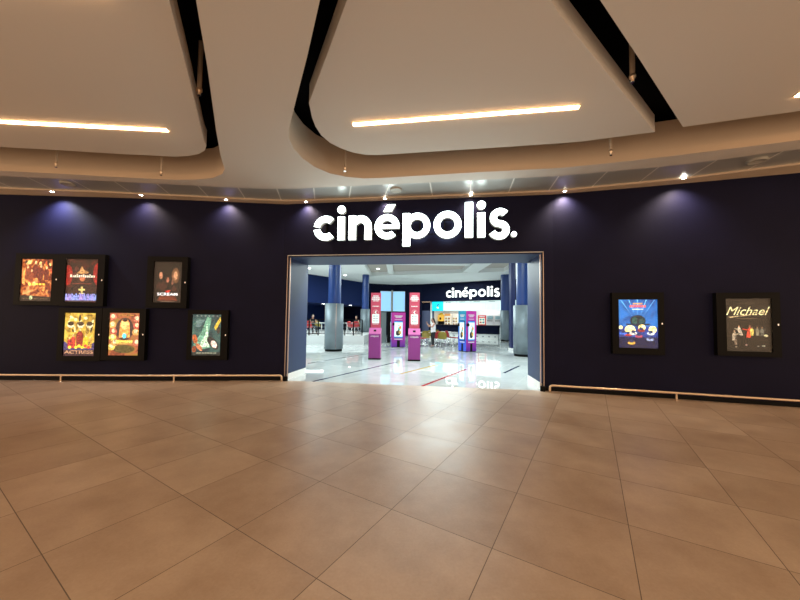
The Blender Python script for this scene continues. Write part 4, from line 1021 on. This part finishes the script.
def person(loc, rz, label, pose, shirt, pants, hairlong=True, z=0):
    s = thing('person', label, 'person', loc, rz)
    P = pose; pel = P['pelvis']; ch = P['chest']; nk = P['neck']; hd = P['head']
    body = [([pel, P['waist'], ch, nk, hd], [(.115,.095),(.10,.085),(.125,.095),(.05,.05),(.055,.06)])]
    fingers = []
    for S in ('l', 'r'):
        sh, el, wr, pm = P['sh'+S], P['el'+S], P['wr'+S], P['pm'+S]
        body.append(([ch, sh, el, wr, pm], [(.125,.095),.05,.037,.026,(.03,.018)]))
        hp, kn, an, to = P['hp'+S], P['kn'+S], P['an'+S], P['to'+S]
        body.append(([pel, hp, kn, an, to], [(.115,.095),.08,.055,.038,(.04,.025)]))
        fingers.append((pm, tuple(Vector(pm)-Vector(wr)), P.get('up', (0,0,1))))
    bo = chainmesh('body', body, SKIN, s)
    # head, hands joined into the same body mesh
    bm = bmesh.new(); bm.from_mesh(bo.data)
    fw = Vector(P['face']).normalized(); hc = Vector(hd)+Vector((0,0,.05))
    R = fw.to_track_quat('-Y', 'Z').to_matrix().to_4x4()
    ret = bmesh.ops.create_icosphere(bm, subdivisions=3, radius=1, matrix=Matrix.Translation(hc) @ R @ Matrix.Diagonal((.074,.092,.115,1)))
    for off, sc_ in (((0,-.098,-.012),(.012,.02,.022)), ((-.076,.01,-.005),(.008,.016,.026)), ((.076,.01,-.005),(.008,.016,.026)), ((0,-.084,-.055),(.022,.012,.008))):
        bmesh.ops.create_icosphere(bm, subdivisions=2, radius=1, matrix=Matrix.Translation(hc) @ R @ Matrix.Translation(off) @ Matrix.Diagonal((*sc_,1)))
    for f in bm.faces: f.smooth = True
    bm.to_mesh(bo.data); bm.free()
    for f3 in fingers:
        fo = chainmesh('t', [c for c in hand(*f3)[0:1]], SKIN, None, 1)
        parts_ = [fo]+[chainmesh('t', [c], SKIN, None, 1) for c in hand(*f3)[1:]]
        bm = bmesh.new(); bm.from_mesh(bo.data)
        for q in parts_: bm.from_mesh(q.data); bpy.data.objects.remove(q)
        bm.to_mesh(bo.data); bm.free()
    m = MB()
    for sx in (-1,1):
        for off, r_, mt in (((sx*.03,-.082,.012),.012,WHITE), ((sx*.03,-.092,.012),.006,BLACK)):
            m.lathe([(0,r_),(r_*.7,r_*.7),(r_,0),(r_*.7,-r_*.7),(0,-r_)], mt, n=8); 
            k_ = 8*5; T_ = Matrix.Translation(hc) @ R @ Matrix.Translation(off)
            m.v[-k_:] = [tuple(T_ @ Vector(v)) for v in m.v[-k_:]]
    m.build('eyes', s)
    # hair cap and tail
    bm = bmesh.new(); bmesh.ops.create_icosphere(bm, subdivisions=3, radius=1, matrix=Matrix.Translation(hc) @ R @ Matrix.Translation((0,.02,.02)) @ Matrix.Diagonal((.084,.092,.115,1)))
    me = bpy.data.meshes.new('hair'); 
    for f in bm.faces: f.smooth = True
    bm.to_mesh(me); bm.free(); me.materials.append(HAIR); ho = bpy.data.objects.new('hair', me); C.objects.link(ho); ho.parent = s
    if hairlong:
        b_ = R.to_3x3() @ Vector((0,1,0))
        q0 = hc+b_*.07; t_ = chainmesh('ponytail', [([tuple(q0), tuple(q0+b_*.06+Vector((0,0,-.14))), tuple(q0+b_*.1+Vector((0,0,-.32))), tuple(q0+b_*.12+Vector((0,0,-.46)))], [.05,.05,.04,.015])], HAIR, s)
        t_.parent = s
    sm_ = mat('cloth_%d_%d_%d' % tuple(int(c*99) for c in shirt), shirt, .8); pm_ = mat('cloth_%d_%d_%d' % tuple(int(c*99) for c in pants), pants, .8)
    low = tuple(Vector(pel)+Vector((0,0,-.1)))
    sh_ = [([low, pel, P['waist'], ch, tuple(Vector(ch).lerp(Vector(nk),.55))], [(.17,.15),(.16,.14),(.14,.13),(.15,.125),(.078,.075)])]
    for S in ('l','r'): sh_.append(([ch, tuple(Vector(ch).lerp(Vector(P['sh'+S]),1.0))], [(.14,.11),.062]))
    chainmesh('shirt', sh_, sm_, s)
    tr = []
    for S in ('l','r'): tr.append(([pel, P['hp'+S], P['kn'+S], tuple(Vector(P['kn'+S]).lerp(Vector(P['an'+S]),.92))], [(.13,.11),.098,.07,.055]))
    chainmesh('trousers', tr, pm_, s)
    for S in ('l','r'):
        a_ = Vector(P['an'+S]); o_ = Vector(P['to'+S])
        chainmesh('shoe', [([tuple(a_.lerp(o_,-.25)), tuple(a_.lerp(o_,.5)+Vector((0,0,-.01))), tuple(o_)], [.042,.045,.032])], mat('grey_shoe', (.2,.18,.17), .6), s)
    return s
# woman facing left (her -y is forward), arms raised
W = dict(pelvis=(0,0,.86), waist=(0,.01,1.02), chest=(0,.0,1.2), neck=(0,.0,1.37), head=(0,-.02,1.43), face=(0,-1,-.12),
  shl=(-.15,0,1.29), ell=(-.18,-.17,1.1), wrl=(-.09,-.3,1.26), pml=(-.07,-.33,1.33), shr=(.15,0,1.29), elr=(.18,-.16,1.09), wrr=(.1,-.34,1.2), pmr=(.07,-.4,1.25),
  hpl=(-.09,0,.78), knl=(-.09,-.01,.44), anl=(-.09,.02,.07), tol=(-.09,-.14,.035), hpr=(.09,0,.78), knr=(.09,-.04,.44), anr=(.09,-.03,.07), tor=(.09,-.19,.035))
P = atz(433, 347.2, 0)
person((P.x,P.y,0), math.radians(-68), 'person in white sleeveless top and black trousers, dark ponytail, standing by café chairs', W, (.85,.85,.86), (.012,.012,.014))
SIT = dict(pelvis=(0,0,.5), waist=(0,.01,.66), chest=(0,-.02,.86), neck=(0,-.04,1.03), head=(0,-.06,1.09), face=(0,-1,-.2),
  shl=(-.17,-.02,.95), ell=(-.22,-.14,.74), wrl=(-.12,-.34,.78), pml=(-.1,-.41,.78), shr=(.17,-.02,.95), elr=(.22,-.14,.74), wrr=(.12,-.34,.78), pmr=(.1,-.41,.78),
  hpl=(-.1,-.06,.5), knl=(-.12,-.42,.48), anl=(-.12,-.4,.08), tol=(-.12,-.55,.04), hpr=(.1,-.06,.5), knr=(.12,-.42,.48), anr=(.12,-.4,.08), tor=(.12,-.55,.04))
b_ = bay(312.3,19.9); person((b_[0],b_[1],PH), math.radians(35), 'seated person in black behind the left railing, at the left jamb', SIT, (.012,.012,.013), (.015,.015,.02), False)
b_ = bay(356.3,23.4); person((b_[0],b_[1],PH), math.radians(-10), 'person in black sitting far back on the platform behind the red chairs', SIT, (.014,.014,.018), (.012,.012,.014), False)
for (px, Y, rz, lb) in ((312.3,19.98,math.radians(35),'mustard shell chair under the seated person at the left jamb'), (356.3,23.45,math.radians(-10),'mustard shell chair under the person sitting far back on the platform')):
    dup(YC, bay(px, Y), rz, lb, 'mustard chairs on the platform')

# ------------------------------------------------------------------ light
w = bpy.data.worlds.new('w'); bpy.context.scene.world = w; w.use_nodes = True
w.node_tree.nodes['Background'].inputs[0].default_value = (1,.69,.44,1); w.node_tree.nodes['Background'].inputs[1].default_value = 2.05
def area(name, loc, sx, sy, e_, col, tgt=None):
    l = bpy.data.lights.new(name, 'AREA'); l.shape = 'RECTANGLE'; l.size = sx; l.size_y = sy; l.energy = e_; l.color = col
    o = bpy.data.objects.new(name, l); C.objects.link(o); o.location = loc
    if tgt: o.rotation_euler = (Vector(tgt)-Vector(loc)).to_track_quat('-Z', 'Y').to_euler()
    return o
COOL = (.86,1,.98)
area('lobby_fill', (1.8,8.9,4.95), 5, 1.2, 470, COOL); area('lobby_fill', (-7.6,12.6,4.95), 3.5, 5, 700, COOL); area('lobby_fill', (8.4,14,4.95), 1.8, 6, 450, COOL)  # area fills without fixtures, added to brighten the lobby
area('lobby_fill', (-5,20.5,4.95), 4, 3, 400, COOL); area('lobby_fill', (1.9,17,4.9), 4, 3, 480, COOL, (1.6,10,0)); area('lobby_fill', (3.4,26.2,4.95), 6, 1.2, 420, COOL)  # the tilted fill is added to spill light onto the mall floor
area('kitchen_light', (7.0,29,3.4), 5, 1, 110, (1,1,.97)); area('bay_light', (-7.5,25.5,2.75), 3, 1.5, 35, COOL)

v = bpy.context.scene.view_settings
v.view_transform = 'Standard'; v.look = 'None'; v.gamma = 1; v.use_curve_mapping = False; v.exposure = 0
